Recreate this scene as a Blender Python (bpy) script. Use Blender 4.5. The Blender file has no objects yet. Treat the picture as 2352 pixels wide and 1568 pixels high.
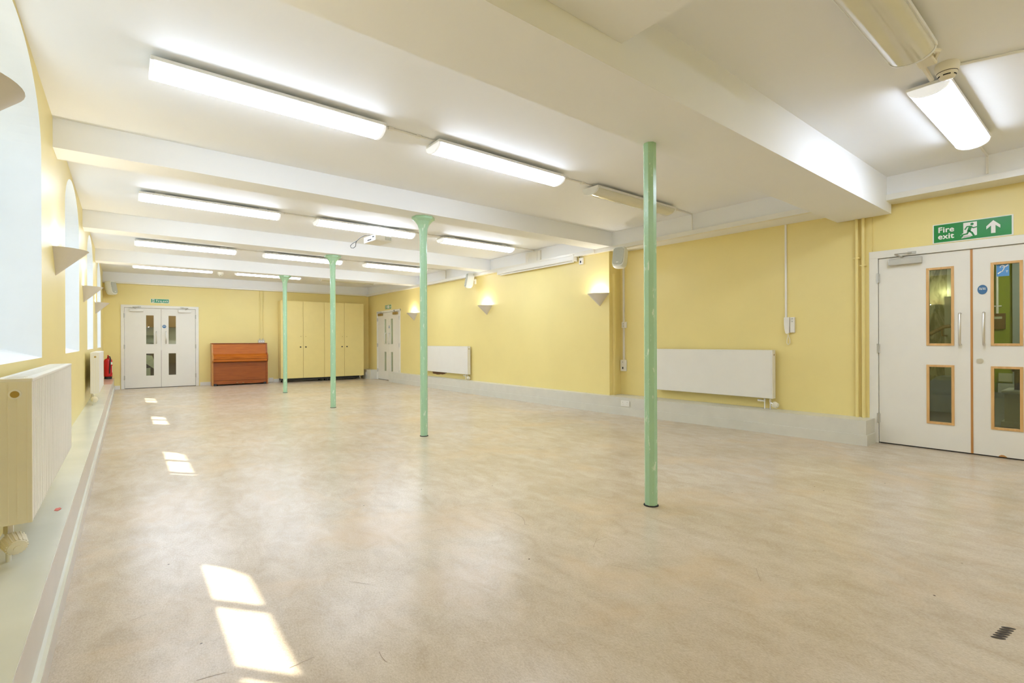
import bpy, bmesh, math, random
from mathutils import Vector, Matrix, noise as mnoise
random.seed(7)
C = bpy.context.scene.collection
PI = math.pi
rad = math.radians

# ------------------------------------------------------------------ materials
def new_mat(name):
    m = bpy.data.materials.new(name); m.use_nodes = True
    nt = m.node_tree; b = nt.nodes['Principled BSDF']
    return m, nt, b

def mat(name, col, rough=.5, metal=0., var=.04, scale=6., spec=.5, bump=0., bscale=60., coat=0.):
    """plain paint-like procedural material: colour with soft noise variation and a fine bump"""
    m, nt, b = new_mat(name)
    N = nt.nodes; L = nt.links
    tc = N.new('ShaderNodeTexCoord'); nz = N.new('ShaderNodeTexNoise')
    nz.inputs['Scale'].default_value = scale; nz.inputs['Detail'].default_value = 5
    L.new(tc.outputs['Object'], nz.inputs['Vector'])
    r = N.new('ShaderNodeValToRGB')
    lo = [max(0, c * (1 - var)) for c in col]; hi = [min(1, c * (1 + var)) for c in col]
    r.color_ramp.elements[0].position = .3; r.color_ramp.elements[1].position = .7
    r.color_ramp.elements[0].color = (*lo, 1); r.color_ramp.elements[1].color = (*hi, 1)
    L.new(nz.outputs['Fac'], r.inputs['Fac']); L.new(r.outputs['Color'], b.inputs['Base Color'])
    b.inputs['Roughness'].default_value = rough; b.inputs['Metallic'].default_value = metal
    b.inputs['Specular IOR Level'].default_value = spec
    b.inputs['Coat Weight'].default_value = coat
    if bump:
        n2 = N.new('ShaderNodeTexNoise'); n2.inputs['Scale'].default_value = bscale; n2.inputs['Detail'].default_value = 3
        L.new(tc.outputs['Object'], n2.inputs['Vector'])
        bp = N.new('ShaderNodeBump'); bp.inputs['Strength'].default_value = bump; bp.inputs['Distance'].default_value = .01
        L.new(n2.outputs['Fac'], bp.inputs['Height']); L.new(bp.outputs['Normal'], b.inputs['Normal'])
    return m

def emit(name, col, strength, base=(.9, .9, .9)):
    m, nt, b = new_mat(name)
    b.inputs['Base Color'].default_value = (*base, 1)
    b.inputs['Emission Color'].default_value = (*col, 1)
    b.inputs['Emission Strength'].default_value = strength
    b.inputs['Roughness'].default_value = .3
    return m

def glass(name, tint=(.93, .96, .94), refl=.10):
    m, nt, b = new_mat(name)
    N = nt.nodes; L = nt.links
    N.remove(b)
    tr = N.new('ShaderNodeBsdfTransparent'); tr.inputs['Color'].default_value = (*tint, 1)
    gl = N.new('ShaderNodeBsdfGlossy'); gl.inputs['Roughness'].default_value = .02
    mx = N.new('ShaderNodeMixShader'); mx.inputs[0].default_value = refl
    L.new(tr.outputs[0], mx.inputs[1]); L.new(gl.outputs[0], mx.inputs[2])
    L.new(mx.outputs[0], N['Material Output'].inputs['Surface'])
    return m

def frosted(name, col):
    m, nt, b = new_mat(name)
    N = nt.nodes; L = nt.links; N.remove(b)
    tr = N.new('ShaderNodeBsdfTranslucent'); tr.inputs['Color'].default_value = (*col, 1)
    df = N.new('ShaderNodeBsdfDiffuse'); df.inputs['Color'].default_value = (.8, .84, .85, 1)
    mx = N.new('ShaderNodeMixShader'); mx.inputs[0].default_value = .15
    L.new(tr.outputs[0], mx.inputs[1]); L.new(df.outputs[0], mx.inputs[2])
    L.new(mx.outputs[0], N['Material Output'].inputs['Surface'])
    return m

def floor_mat():
    m, nt, b = new_mat('linoleum')
    N = nt.nodes; L = nt.links
    tc = N.new('ShaderNodeTexCoord')
    def nz(scale, detail=6, rough=.6, dist=0., vec=None):
        n = N.new('ShaderNodeTexNoise'); n.inputs['Scale'].default_value = scale; n.inputs['Detail'].default_value = detail
        n.inputs['Roughness'].default_value = rough; n.inputs['Distortion'].default_value = dist
        L.new(vec or tc.outputs['Object'], n.inputs['Vector']); return n
    def ramp(src, p0, c0, p1, c1):
        r = N.new('ShaderNodeValToRGB'); e = r.color_ramp.elements
        e[0].position = p0; e[0].color = (*c0, 1); e[1].position = p1; e[1].color = (*c1, 1)
        L.new(src, r.inputs['Fac']); return r
    def mix(a, bb, fac, mode='MIX'):
        x = N.new('ShaderNodeMixRGB'); x.blend_type = mode
        L.new(a, x.inputs[1]); L.new(bb, x.inputs[2])
        if isinstance(fac, float): x.inputs[0].default_value = fac
        else: L.new(fac, x.inputs[0])
        return x
    mp = N.new('ShaderNodeMapping'); mp.inputs['Scale'].default_value = (1.6, .8, 1); mp.inputs['Rotation'].default_value = (0, 0, .35)
    L.new(tc.outputs['Object'], mp.inputs['Vector'])
    big = ramp(nz(.9, 5).outputs['Fac'], .35, FLOOR_A, .68, FLOOR_B)
    mid = ramp(nz(5, 8, .72, .5, mp.outputs['Vector']).outputs['Fac'], .30, (.86, .815, .75), .66, (1.05, 1.05, 1.05))
    fine = ramp(nz(105, 5, .75, .4, mp.outputs['Vector']).outputs['Fac'], .34, (.77, .735, .69), .62, (1.06, 1.06, 1.06))
    c = mix(big.outputs[0], mid.outputs[0], 1., 'MULTIPLY')
    c = mix(c.outputs[0], fine.outputs[0], .75, 'MULTIPLY')
    og = ramp(nz(1.1, 4, .6, .8).outputs['Fac'], .50, (0, 0, 0), .68, (.42, .42, .42))
    oc = N.new('ShaderNodeRGB'); oc.outputs[0].default_value = (.66, .475, .285, 1)
    c = mix(c.outputs[0], oc.outputs[0], og.outputs[0])
    # small dark specks and scuffs
    vo = N.new('ShaderNodeTexVoronoi'); vo.inputs['Scale'].default_value = 5.; L.new(tc.outputs['Object'], vo.inputs['Vector'])
    sp = ramp(vo.outputs['Distance'], .020, (1, 1, 1), .032, (0, 0, 0))
    dk = N.new('ShaderNodeRGB'); dk.outputs[0].default_value = (.09, .06, .035, 1)
    c = mix(c.outputs[0], dk.outputs[0], sp.outputs[0])
    L.new(c.outputs[0], b.inputs['Base Color'])
    b.inputs['Roughness'].default_value = .25
    b.inputs['Specular IOR Level'].default_value = .5
    bp = N.new('ShaderNodeBump'); bp.inputs['Strength'].default_value = .04; bp.inputs['Distance'].default_value = .004
    L.new(nz(35, 3).outputs['Fac'], bp.inputs['Height']); L.new(bp.outputs['Normal'], b.inputs['Normal'])
    return m

def wood(name, c0, c1, scale=14., rough=.35, axis=(1., 14., 14.), spec=.5):
    m, nt, b = new_mat(name)
    N = nt.nodes; L = nt.links
    tc = N.new('ShaderNodeTexCoord'); mp = N.new('ShaderNodeMapping'); mp.inputs['Scale'].default_value = axis
    L.new(tc.outputs['Object'], mp.inputs['Vector'])
    n = N.new('ShaderNodeTexNoise'); n.inputs['Scale'].default_value = scale / 6; n.inputs['Detail'].default_value = 8; n.inputs['Distortion'].default_value = .6
    L.new(mp.outputs['Vector'], n.inputs['Vector'])
    r = N.new('ShaderNodeValToRGB'); r.color_ramp.elements[0].position = .32; r.color_ramp.elements[1].position = .7
    r.color_ramp.elements[0].color = (*c0, 1); r.color_ramp.elements[1].color = (*c1, 1)
    L.new(n.outputs['Fac'], r.inputs['Fac']); L.new(r.outputs['Color'], b.inputs['Base Color'])
    b.inputs['Roughness'].default_value = rough; b.inputs['Specular IOR Level'].default_value = spec
    return m

def chipped_paint(name, col, chip):
    m, nt, b = new_mat(name)
    N = nt.nodes; L = nt.links
    tc = N.new('ShaderNodeTexCoord')
    mp = N.new('ShaderNodeMapping'); mp.inputs['Scale'].default_value = (30, 30, 7)
    L.new(tc.outputs['Object'], mp.inputs['Vector'])
    n = N.new('ShaderNodeTexNoise'); n.inputs['Scale'].default_value = 1.; n.inputs['Detail'].default_value = 5; n.inputs['Roughness'].default_value = .65
    L.new(mp.outputs['Vector'], n.inputs['Vector'])
    r = N.new('ShaderNodeValToRGB'); e = r.color_ramp.elements
    e[0].position = .61; e[0].color = (*col, 1); e[1].position = .63; e[1].color = (*chip, 1)
    L.new(n.outputs['Fac'], r.inputs['Fac']); L.new(r.outputs['Color'], b.inputs['Base Color'])
    b.inputs['Roughness'].default_value = .22
    n2 = N.new('ShaderNodeTexNoise'); n2.inputs['Scale'].default_value = 45; L.new(tc.outputs['Object'], n2.inputs['Vector'])
    bp = N.new('ShaderNodeBump'); bp.inputs['Strength'].default_value = .25; bp.inputs['Distance'].default_value = .004
    L.new(n2.outputs['Fac'], bp.inputs['Height']); L.new(bp.outputs['Normal'], b.inputs['Normal'])
    return m

def brick_mat(name, c1, c2, mortar, scale=9.):
    m, nt, b = new_mat(name)
    N = nt.nodes; L = nt.links
    tc = N.new('ShaderNodeTexCoord'); mp = N.new('ShaderNodeMapping'); mp.inputs['Rotation'].default_value = (rad(90), 0, rad(90))
    L.new(tc.outputs['Object'], mp.inputs['Vector'])
    t = N.new('ShaderNodeTexBrick'); t.inputs['Scale'].default_value = scale
    t.inputs['Color1'].default_value = (*c1, 1); t.inputs['Color2'].default_value = (*c2, 1); t.inputs['Mortar'].default_value = (*mortar, 1)
    L.new(mp.outputs['Vector'], t.inputs['Vector']); L.new(t.outputs['Color'], b.inputs['Base Color'])
    b.inputs['Roughness'].default_value = .6
    return m

def mottled(name, c0, c1, axis=(1, 5, 1.4), p=(.42, .6)):
    m, nt, b = new_mat(name)
    N = nt.nodes; L = nt.links
    tc = N.new('ShaderNodeTexCoord'); mp = N.new('ShaderNodeMapping'); mp.inputs['Scale'].default_value = axis
    L.new(tc.outputs['Object'], mp.inputs['Vector'])
    n = N.new('ShaderNodeTexNoise'); n.inputs['Scale'].default_value = 1.6; n.inputs['Detail'].default_value = 6; n.inputs['Distortion'].default_value = 1.5
    L.new(mp.outputs['Vector'], n.inputs['Vector'])
    r = N.new('ShaderNodeValToRGB'); e = r.color_ramp.elements
    e[0].position = p[0]; e[1].position = p[1]; e[0].color = (*c0, 1); e[1].color = (*c1, 1)
    L.new(n.outputs['Fac'], r.inputs['Fac']); L.new(r.outputs['Color'], b.inputs['Base Color'])
    b.inputs['Roughness'].default_value = .7
    return m

FLOOR_A = (.555, .470, .350); FLOOR_B = (.635, .555, .450)
YEL = (.82, .69, .285)
M = dict(
    floor=floor_mat(),
    yellow=mat('yellow_paint', YEL, .38, var=.025, scale=1.4, bump=.06, bscale=90),
    cupyellow=mat('cupboard_yellow', (.82, .68, .28), .35, var=.015),
    ceil=mat('ceiling_white', (.865, .87, .87), .6, var=.015, scale=1.),
    white=mat('white_gloss', (.80, .78, .71), .28, var=.015),
    reveal=mat('window_reveal_white', (.86, .88, .88), .45, var=.015),
    plinth=mat('plinth_paint', (.66, .645, .56), .33, var=.03),
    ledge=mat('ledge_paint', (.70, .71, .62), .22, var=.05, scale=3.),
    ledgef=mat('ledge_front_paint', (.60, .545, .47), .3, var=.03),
    ledgetile=mat('ledge_tile', (.62, .42, .32), .25, var=.12, scale=5.),
    door=mat('door_paint', (.80, .775, .70), .25, var=.012),
    oak=wood('light_oak', (.62, .36, .13), (.72, .45, .19), rough=.4, axis=(14, 14, 2)),
    oakedge=wood('oak_edge', (.45, .20, .05), (.58, .30, .10), axis=(14, 14, 1)),
    green=chipped_paint('mint_green_paint', (.40, .635, .42), (.64, .78, .62)),
    dark=mat('dark_gap', (.02, .017, .012), .8),
    black=mat('black_plastic', (.015, .015, .015), .4),
    grey=mat('grey_metal', (.55, .54, .50), .35, metal=.6),
    steel=mat('brushed_steel', (.74, .72, .67), .38, metal=.85),
    brass=mat('tarnished_brass', (.42, .30, .10), .35, metal=.8),
    plastic=mat('white_plastic', (.82, .80, .74), .35, var=.01),
    cream=mat('cream_plastic', (.78, .73, .58), .35, var=.01),
    radw=mat('radiator_enamel', (.80, .78, .71), .3, var=.012),
    radend_warm=mat('warm_lit_end_enamel', (.78, .74, .60), .35, var=.02),  # yellower than the front: warm light put into the enamel colour
    sconce=mat('sconce_plaster', (.70, .65, .57), .6, var=.02),
    speaker=mat('speaker_shell', (.80, .81, .76), .4, var=.01),
    grille=mat('speaker_grille', (.50, .52, .46), .6, var=.10, scale=300),
    diff_on=emit('lit_diffuser', (.92, 1.05, 1.28), 10.2),
    diff_off=mat('unlit_diffuser', (.70, .68, .57), .12, var=.02, coat=.5),
    cap=mat('light_end_cap', (.82, .82, .80), .4),
    cap_on=emit('glowing_end_cap', (.92, .97, 1.05), .22),
    bulb=emit('lamp_bulb', (1., .93, .80), 60.),
    glass=glass('clear_glass'),
    dglass=glass('door_glass', (.86, .9, .84), .07),
    frost=frosted('sun_screen_glass', (.34, .40, .44)),
    signg=mat('sign_green', (.0, .23, .03), .35, var=.02),
    signg2=mat('sign_green_faded', (.0, .28, .13), .35, var=.02),
    signw=mat('sign_white', (.82, .82, .76), .4, var=.01),
    signb=mat('sign_blue', (.06, .17, .33), .35, var=.02),
    signb2=mat('sticker_blue', (.10, .30, .62), .35, var=.02),
    red=mat('extinguisher_red', (.55, .01, .012), .25, var=.03),
    redpaper=mat('red_paper', (.75, .20, .16), .6),
    wood_hi=wood('piano_veneer', (.40, .100, .006), (.52, .150, .014), axis=(1.2, 10, 22), rough=.38, spec=.3),
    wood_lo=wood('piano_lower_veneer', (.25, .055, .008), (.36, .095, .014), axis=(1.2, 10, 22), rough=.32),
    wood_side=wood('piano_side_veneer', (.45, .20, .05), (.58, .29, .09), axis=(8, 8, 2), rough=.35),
    brick=brick_mat('bare_brick', (.33, .10, .03), (.25, .07, .02), (.20, .10, .05), 12),
    cfloor=mat('corridor_floor', (.075, .075, .062), .45, var=.15, scale=2),
    cgreen=mat('corridor_green', (.22, .29, .01), .5, var=.06),
    cbrick=brick_mat('corridor_green_brick', (.20, .32, .01), (.18, .28, .01), (.13, .20, .01), 4.5),
    mural=mottled('mural_paint', (.12, .12, .04), (.40, .40, .22)),
    cpale=mat('corridor_pale', (.45, .47, .34), .5),
    cgrey=mat('corridor_grey', (.25, .30, .30), .5),
    crail=wood('handrail_wood', (.20, .12, .02), (.30, .19, .05)),
    brownwood=wood('kitchen_wood', (.09, .045, .014), (.14, .07, .022), axis=(14, 14, 2)),
    darkwood=mat('kitchen_dark', (.06, .03, .022), .5, var=.2),
    kwhite=mat('kitchen_white', (.62, .64, .64), .5),
    teal=mat('teal_plastic', (.05, .30, .36), .4),
    ext_wall=mat('outside_stone', (.45, .43, .38), .8, var=.2),
    scratch=mat('floor_scratch', (.22, .16, .10), .6),
    scuff=mat('rubber_scuff', (.05, .035, .02), .7),
)

# ------------------------------------------------------------------ mesh helpers
class B:
    """collects shapes in one bmesh"""
    def __init__(s): s.bm = bmesh.new()
    def face(s, pts, flip=False):
        vs = [s.bm.verts.new(p) for p in pts]
        if flip: vs.reverse()
        try: return s.bm.faces.new(vs)
        except ValueError: return None
    def box(s, x0, x1, y0, y1, z0, z1, bevel=0.):
        r = bmesh.ops.create_cube(s.bm, size=1.)
        vs = r['verts']
        for v in vs:
            v.co = Vector(((x0 + x1) / 2 + v.co.x * (x1 - x0), (y0 + y1) / 2 + v.co.y * (y1 - y0), (z0 + z1) / 2 + v.co.z * (z1 - z0)))
        if bevel:
            es = list({e for v in vs for e in v.link_edges})
            bmesh.ops.bevel(s.bm, geom=es, offset=bevel, segments=2, profile=.5, affect='EDGES')
        return s
    def prism(s, poly, axis, a0, a1):
        """extrude a 2-D polygon along axis ('x': poly is (y,z); 'y': (x,z); 'z': (x,y))"""
        def P(p, a):
            if axis == 'x': return (a, p[0], p[1])
            if axis == 'y': return (p[0], a, p[1])
            return (p[0], p[1], a)
        n = len(poly)
        A = [s.bm.verts.new(P(p, a0)) for p in poly]; Bv = [s.bm.verts.new(P(p, a1)) for p in poly]
        s.bm.faces.new(A[::-1]); s.bm.faces.new(Bv)
        for i in range(n): s.bm.faces.new((A[i], A[(i + 1) % n], Bv[(i + 1) % n], Bv[i]))
        return s
    def tube(s, pts, r, n=8, cap=True):
        pts = [Vector(p) for p in pts]; rings = []; a = None
        for i, p in enumerate(pts):
            d = (pts[min(i + 1, len(pts) - 1)] - pts[max(i - 1, 0)]).normalized()
            if a is None:
                a = d.cross(Vector((0, 0, 1)))
                if a.length < 1e-3: a = Vector((1, 0, 0))
            a = (a - d * a.dot(d)).normalized(); b = d.cross(a).normalized()
            rr = r[i] if isinstance(r, (list, tuple)) else r
            rings.append([s.bm.verts.new(p + rr * (math.cos(2 * PI * k / n) * a + math.sin(2 * PI * k / n) * b)) for k in range(n)])
        for i in range(len(rings) - 1):
            for k in range(n):
                s.bm.faces.new((rings[i][k], rings[i][(k + 1) % n], rings[i + 1][(k + 1) % n], rings[i + 1][k]))
        if cap:
            s.bm.faces.new(rings[0][::-1]); s.bm.faces.new(rings[-1])
        return s
    def lathe(s, prof, n=24, a0=0., a1=2 * PI, cx=0., cy=0., caps=True, phase=0.):
        """prof: list of (r,z) turned about the z axis at (cx,cy)"""
        full = abs(a1 - a0 - 2 * PI) < 1e-6
        m = n if full else n + 1
        rings = []
        for r, z in prof:
            rings.append([s.bm.verts.new((cx + r * math.cos(a0 + phase + (a1 - a0) * k / n), cy + r * math.sin(a0 + phase + (a1 - a0) * k / n), z)) for k in range(m)])
        for i in range(len(rings) - 1):
            for k in range(n):
                q = (rings[i][k], rings[i][(k + 1) % m], rings[i + 1][(k + 1) % m], rings[i + 1][k])
                s.bm.faces.new(q)
        if caps and full:
            if prof[0][0] > 1e-4: s.bm.faces.new(rings[0][::-1])
            if prof[-1][0] > 1e-4: s.bm.faces.new(rings[-1])
        return s
    def cyl(s, p0, p1, r, n=12): return s.tube([p0, p1], r, n)
    def ball(s, c, r, sx=1, sy=1, sz=1, n=12):
        q = bmesh.ops.create_uvsphere(s.bm, u_segments=n, v_segments=max(6, n // 2), radius=r)
        for v in q['verts']: v.co = Vector((c[0] + v.co.x * sx, c[1] + v.co.y * sy, c[2] + v.co.z * sz))
        return s

def obj(name, b, m, parent=None, smooth=False, label=None, norm=True):
    bm = b.bm if isinstance(b, B) else b
    bmesh.ops.remove_doubles(bm, verts=bm.verts, dist=1e-6)
    if norm: bmesh.ops.recalc_face_normals(bm, faces=bm.faces)
    me = bpy.data.meshes.new(name); bm.to_mesh(me); bm.free()
    me.materials.append(M[m] if isinstance(m, str) else m)
    if smooth:
        for p in me.polygons: p.use_smooth = True
        try: me.set_sharp_from_angle(angle=rad(38))
        except Exception: pass
    o = bpy.data.objects.new(name, me); C.objects.link(o)
    if parent: o.parent = parent
    if label: o['label'] = label
    return o

def thing(name, label, cat, loc=(0, 0, 0), rz=0., group=None, kind=None):
    o = bpy.data.objects.new(name, None); C.objects.link(o); o.empty_display_size = .1
    o.location = loc; o.rotation_euler = (0, 0, rad(rz)); o['label'] = label; o['category'] = cat
    if group: o['group'] = group
    if kind: o['kind'] = kind
    return o

def tag(o, label, cat, group=None, kind=None):
    o['label'] = label; o['category'] = cat
    if group: o['group'] = group
    if kind: o['kind'] = kind
    return o

def dup(root, loc, rz, label, group=None):
    """copy a thing with copies of its parts and sub-parts"""
    r = root.copy(); C.objects.link(r); r.location = loc; r.rotation_euler = (0, 0, rad(rz)); r['label'] = label
    if group: r['group'] = group
    def rec(src, dst):
        for ch in list(src.children):
            c = ch.copy(); C.objects.link(c); c.parent = dst; rec(ch, c)
    rec(root, r)
    return r

def text_obj(name, body, size, m, parent, loc, depth=.0008, bold=0., align='LEFT', line=1.0):
    cu = bpy.data.curves.new(name, 'FONT'); cu.body = body; cu.size = size; cu.extrude = 0
    cu.align_x = align; cu.space_line = line; cu.resolution_u = 4; cu.space_character = 1.04 if bold else 1.
    t = bpy.data.objects.new(name, cu); C.objects.link(t)
    dg = bpy.context.evaluated_depsgraph_get()
    m0 = bpy.data.meshes.new_from_object(t.evaluated_get(dg))
    bpy.data.objects.remove(t)
    bm = bmesh.new()
    for k, (dx, dy) in enumerate(((0, 0), (bold, 0), (-bold, 0), (0, bold), (0, -bold)) if bold else ((0, 0),)):
        m1 = m0.copy(); m1.transform(Matrix.Translation((dx, dy, .00006 * k))); bm.from_mesh(m1)
    me = bpy.data.meshes.new(name); bm.to_mesh(me); bm.free()
    # text lies in local xy; stand it up so that it faces local -y
    me.transform(Matrix.Rotation(rad(90), 4, 'X'))
    me.materials.clear(); me.materials.append(M[m])
    o = bpy.data.objects.new(name, me); C.objects.link(o); o.parent = parent; o.location = loc
    return o

# ------------------------------------------------------------------ plan of the hall (metres)
# camera stands at (0, 0, 1.15); +Y runs down the hall, +X to the right
XL = -.44                       # inner face of the window wall
FA, FB = Vector((-.44, 15.60)), Vector((6.17, 15.30))     # far wall
R1X = 6.17                      # right wall, far section, Y 15.3 .. 5.25
YS = 5.25                       # the step in the right wall
R2A, R2B = Vector((6.45, YS)), Vector((6.600, 1.80))       # right wall, recessed section
D2A, D2B = Vector((6.62, 1.76)), Vector((6.67, .63))      # plane of the near double doors
ZC, ZB, ZT = 2.90, 2.67, 2.61   # ceiling, beam soffit, underside of the wall trim
YBACK = -2.6
RZ_FAR, RZ_R1, RZ_R2, RZ_D2 = -2.599, -90., -87.511, -87.466
def on(A, Bq, s, d=0.):
    """point s metres along the plan line A-B, d metres out into the hall"""
    t = (Bq - A).normalized(); n = Vector((t.y, -t.x))
    p = A + t * s + n * d
    return (p.x, p.y)
def far(s, z, d=0.): p = on(FA, FB, s, d); return (p[0], p[1], z)
def r2(s, z, d=0.): p = on(R2A, R2B, s, d); return (p[0], p[1], z)
def d2(s, z, d=0.): p = on(D2A, D2B, s, d); return (p[0], p[1], z)
def r1(y, z, d=0.): return (R1X - d, y, z)

def wall_faces(b, A, Bq, z0, z1, holes, th):
    """vertical wall with rectangular openings (s0,s1,h0,h1), th thick, hall side on the right of A->B"""
    t = (Bq - A).normalized(); n = Vector((t.y, -t.x)); Lw = (Bq - A).length
    def P(s, z, d): p = A + t * s - n * d; return (p.x, p.y, z)
    ss = sorted({0, Lw, *[h[0] for h in holes], *[h[1] for h in holes]})
    for s0, s1 in zip(ss, ss[1:]):
        hh = [h for h in holes if h[0] <= s0 + 1e-6 and h[1] >= s1 - 1e-6]
        spans = [(z0, z1)]
        for h in hh:
            spans = [q for a, c in spans for q in ((a, min(c, h[2])), (max(a, h[3]), c)) if q[1] - q[0] > 1e-4]
        for a, c in spans:
            for d in (0, th): b.face([P(s0, a, d), P(s1, a, d), P(s1, c, d), P(s0, c, d)], flip=(d > 0))
    for h in holes:
        for s in h[:2]: b.face([P(s, h[2], 0), P(s, h[2], th), P(s, h[3], th), P(s, h[3], 0)])
        b.face([P(h[0], h[3], 0), P(h[1], h[3], 0), P(h[1], h[3], th), P(h[0], h[3], th)])
        if h[2] > z0: b.face([P(h[0], h[2], 0), P(h[1], h[2], 0), P(h[1], h[2], th), P(h[0], h[2], th)])

def structure(name, b, m, label, cat, parent=None):
    o = obj(name, b, m, parent); 
    if not parent: tag(o, label, cat, kind='structure')
    return o

# ---- floor, ceiling
b = B(); b.box(-.30, 6.80, YBACK, 15.75, -.10, 0)
floor = structure('floor', b, 'floor', 'scuffed beige marbled linoleum floor of the whole hall', 'floor')
b = B()
for k in range(6):
    x, y = 2.635 + .024 * k, .318 - .003 * k
    pts = [(x + .0075 * math.cos(a) * 1.0 + .012 * math.sin(a), y - .020 * math.sin(a) + .004 * math.cos(a), .0012) for a in [2 * PI * q / 12 for q in range(12)]]
    b.face(pts)
obj('rubber_scuffs', b, 'scuff', floor, label='row of six dark scuffs')
b = B(); rs = random.Random(11)
def scratch(pts, w=.0016):
    for (xa, ya), (xb, yb) in zip(pts, pts[1:]):
        d = Vector((xb - xa, yb - ya)); n = Vector((-d.y, d.x)).normalized() * w
        b.face([(xa - n.x, ya - n.y, .0008), (xb - n.x, yb - n.y, .0008), (xb + n.x, yb + n.y, .0008), (xa + n.x, ya + n.y, .0008)])
scratch([(1.93, 2.75), (1.97, 2.68), (2.02, 2.62), (2.04, 2.55), (2.03, 2.47), (1.995, 2.40), (1.96, 2.357), (1.975, 2.335)], .0011)
for k in range(60):
    r_ = rs.uniform(.7, 7.); an = rs.uniform(-.35, 1.05) + .25; x, y = r_ * math.sin(an), r_ * math.cos(an)
    if not (-.15 < x < 5.8 and y > .1): continue
    a0 = rs.uniform(0, PI); cv = rs.uniform(-.6, .6); ln = rs.uniform(.03, .16); P_ = [(x, y)]
    for q in range(5):
        a0 += cv / 5; P_.append((P_[-1][0] + ln / 5 * math.cos(a0), P_[-1][1] + ln / 5 * math.sin(a0)))
    scratch(P_, rs.uniform(.0004, .0010))
obj('floor_scratches', b, 'scratch', floor, label='fine brown scratches')['kind'] = 'stuff'
b = B(); b.box(-1.1, 7.2, YBACK, 16.0, ZC, ZC + .15)
ceiling = structure('ceiling', b, 'ceil', 'white painted plaster ceiling above the hall', 'ceiling')

# ---- beams
def beam(y0, y1, zb, label, x1=6.16):
    b = B(); b.box(XL - .02, x1, y0, y1, zb, ZC + .02)
    return structure('ceiling_beam', b, 'ceil', label, 'beam')
beam(1.615, 2.13, 2.53, 'wide low boxed white beam nearest the camera, above the near green post', 6.57)
beam(5.17, 5.49, ZB, 'white ceiling beam resting on the second green column from the camera')
beam(8.49, 8.81, ZB, 'white ceiling beam resting on the third green column from the camera')
beam(11.81, 12.13, ZB, 'white ceiling beam resting on the farthest green column')
b = B(); b.box(-.42, 2.0, -.6, 1.614, 2.675, ZC + .02)
structure('ceiling_bulkhead', b, 'ceil', 'lowered white boxing on the ceiling overhead, against the near beam', 'bulkhead')

# ---- left wall with deep arched windows
WIN = [(2.78, 4.51), (6.13, 7.87), (9.42, 11.05), (12.62, 14.28)]
XO = -.95                        # outer face
ZS, ZSP, ZA = 1.055, 2.42, 2.845 # sill, springing, apex of the arches
def arch(y0, y1, n=28):
    c, h = (y0 + y1) / 2, (y1 - y0) / 2
    za = ZA + .03 if y0 < 3 else ZA
    return [(c - h * math.cos(PI * k / n), ZSP + (za - ZSP) * math.sin(PI * k / n)) for k in range(n + 1)]
b = B()
for X, fl in ((XL, False), (XO, True)):
    edges = [YBACK] + [v for w in WIN for v in w] + [15.9]
    for i in range(0, len(edges), 2):
        b.face([(X, edges[i], -.1), (X, edges[i + 1], -.1), (X, edges[i + 1], ZC + .02), (X, edges[i], ZC + .02)], fl)
    for y0, y1 in WIN:
        b.face([(X, y0, -.1), (X, y1, -.1), (X, y1, ZS), (X, y0, ZS)], fl)
        pts = arch(y0, y1)
        for (ya, za), (yb, zb) in zip(pts, pts[1:]):
            b.face([(X, ya, za), (X, yb, zb), (X, yb, ZC + .02), (X, ya, ZC + .02)], fl)
structure('wall_left', b, 'yellow', 'yellow painted wall with deep arched windows on the left', 'wall')
WLAB = ['large arched window recess nearest the camera on the left wall', 'second arched window recess along the left wall',
        'third arched window recess along the left wall', 'arched window recess nearest the far corner loudspeaker']
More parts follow.
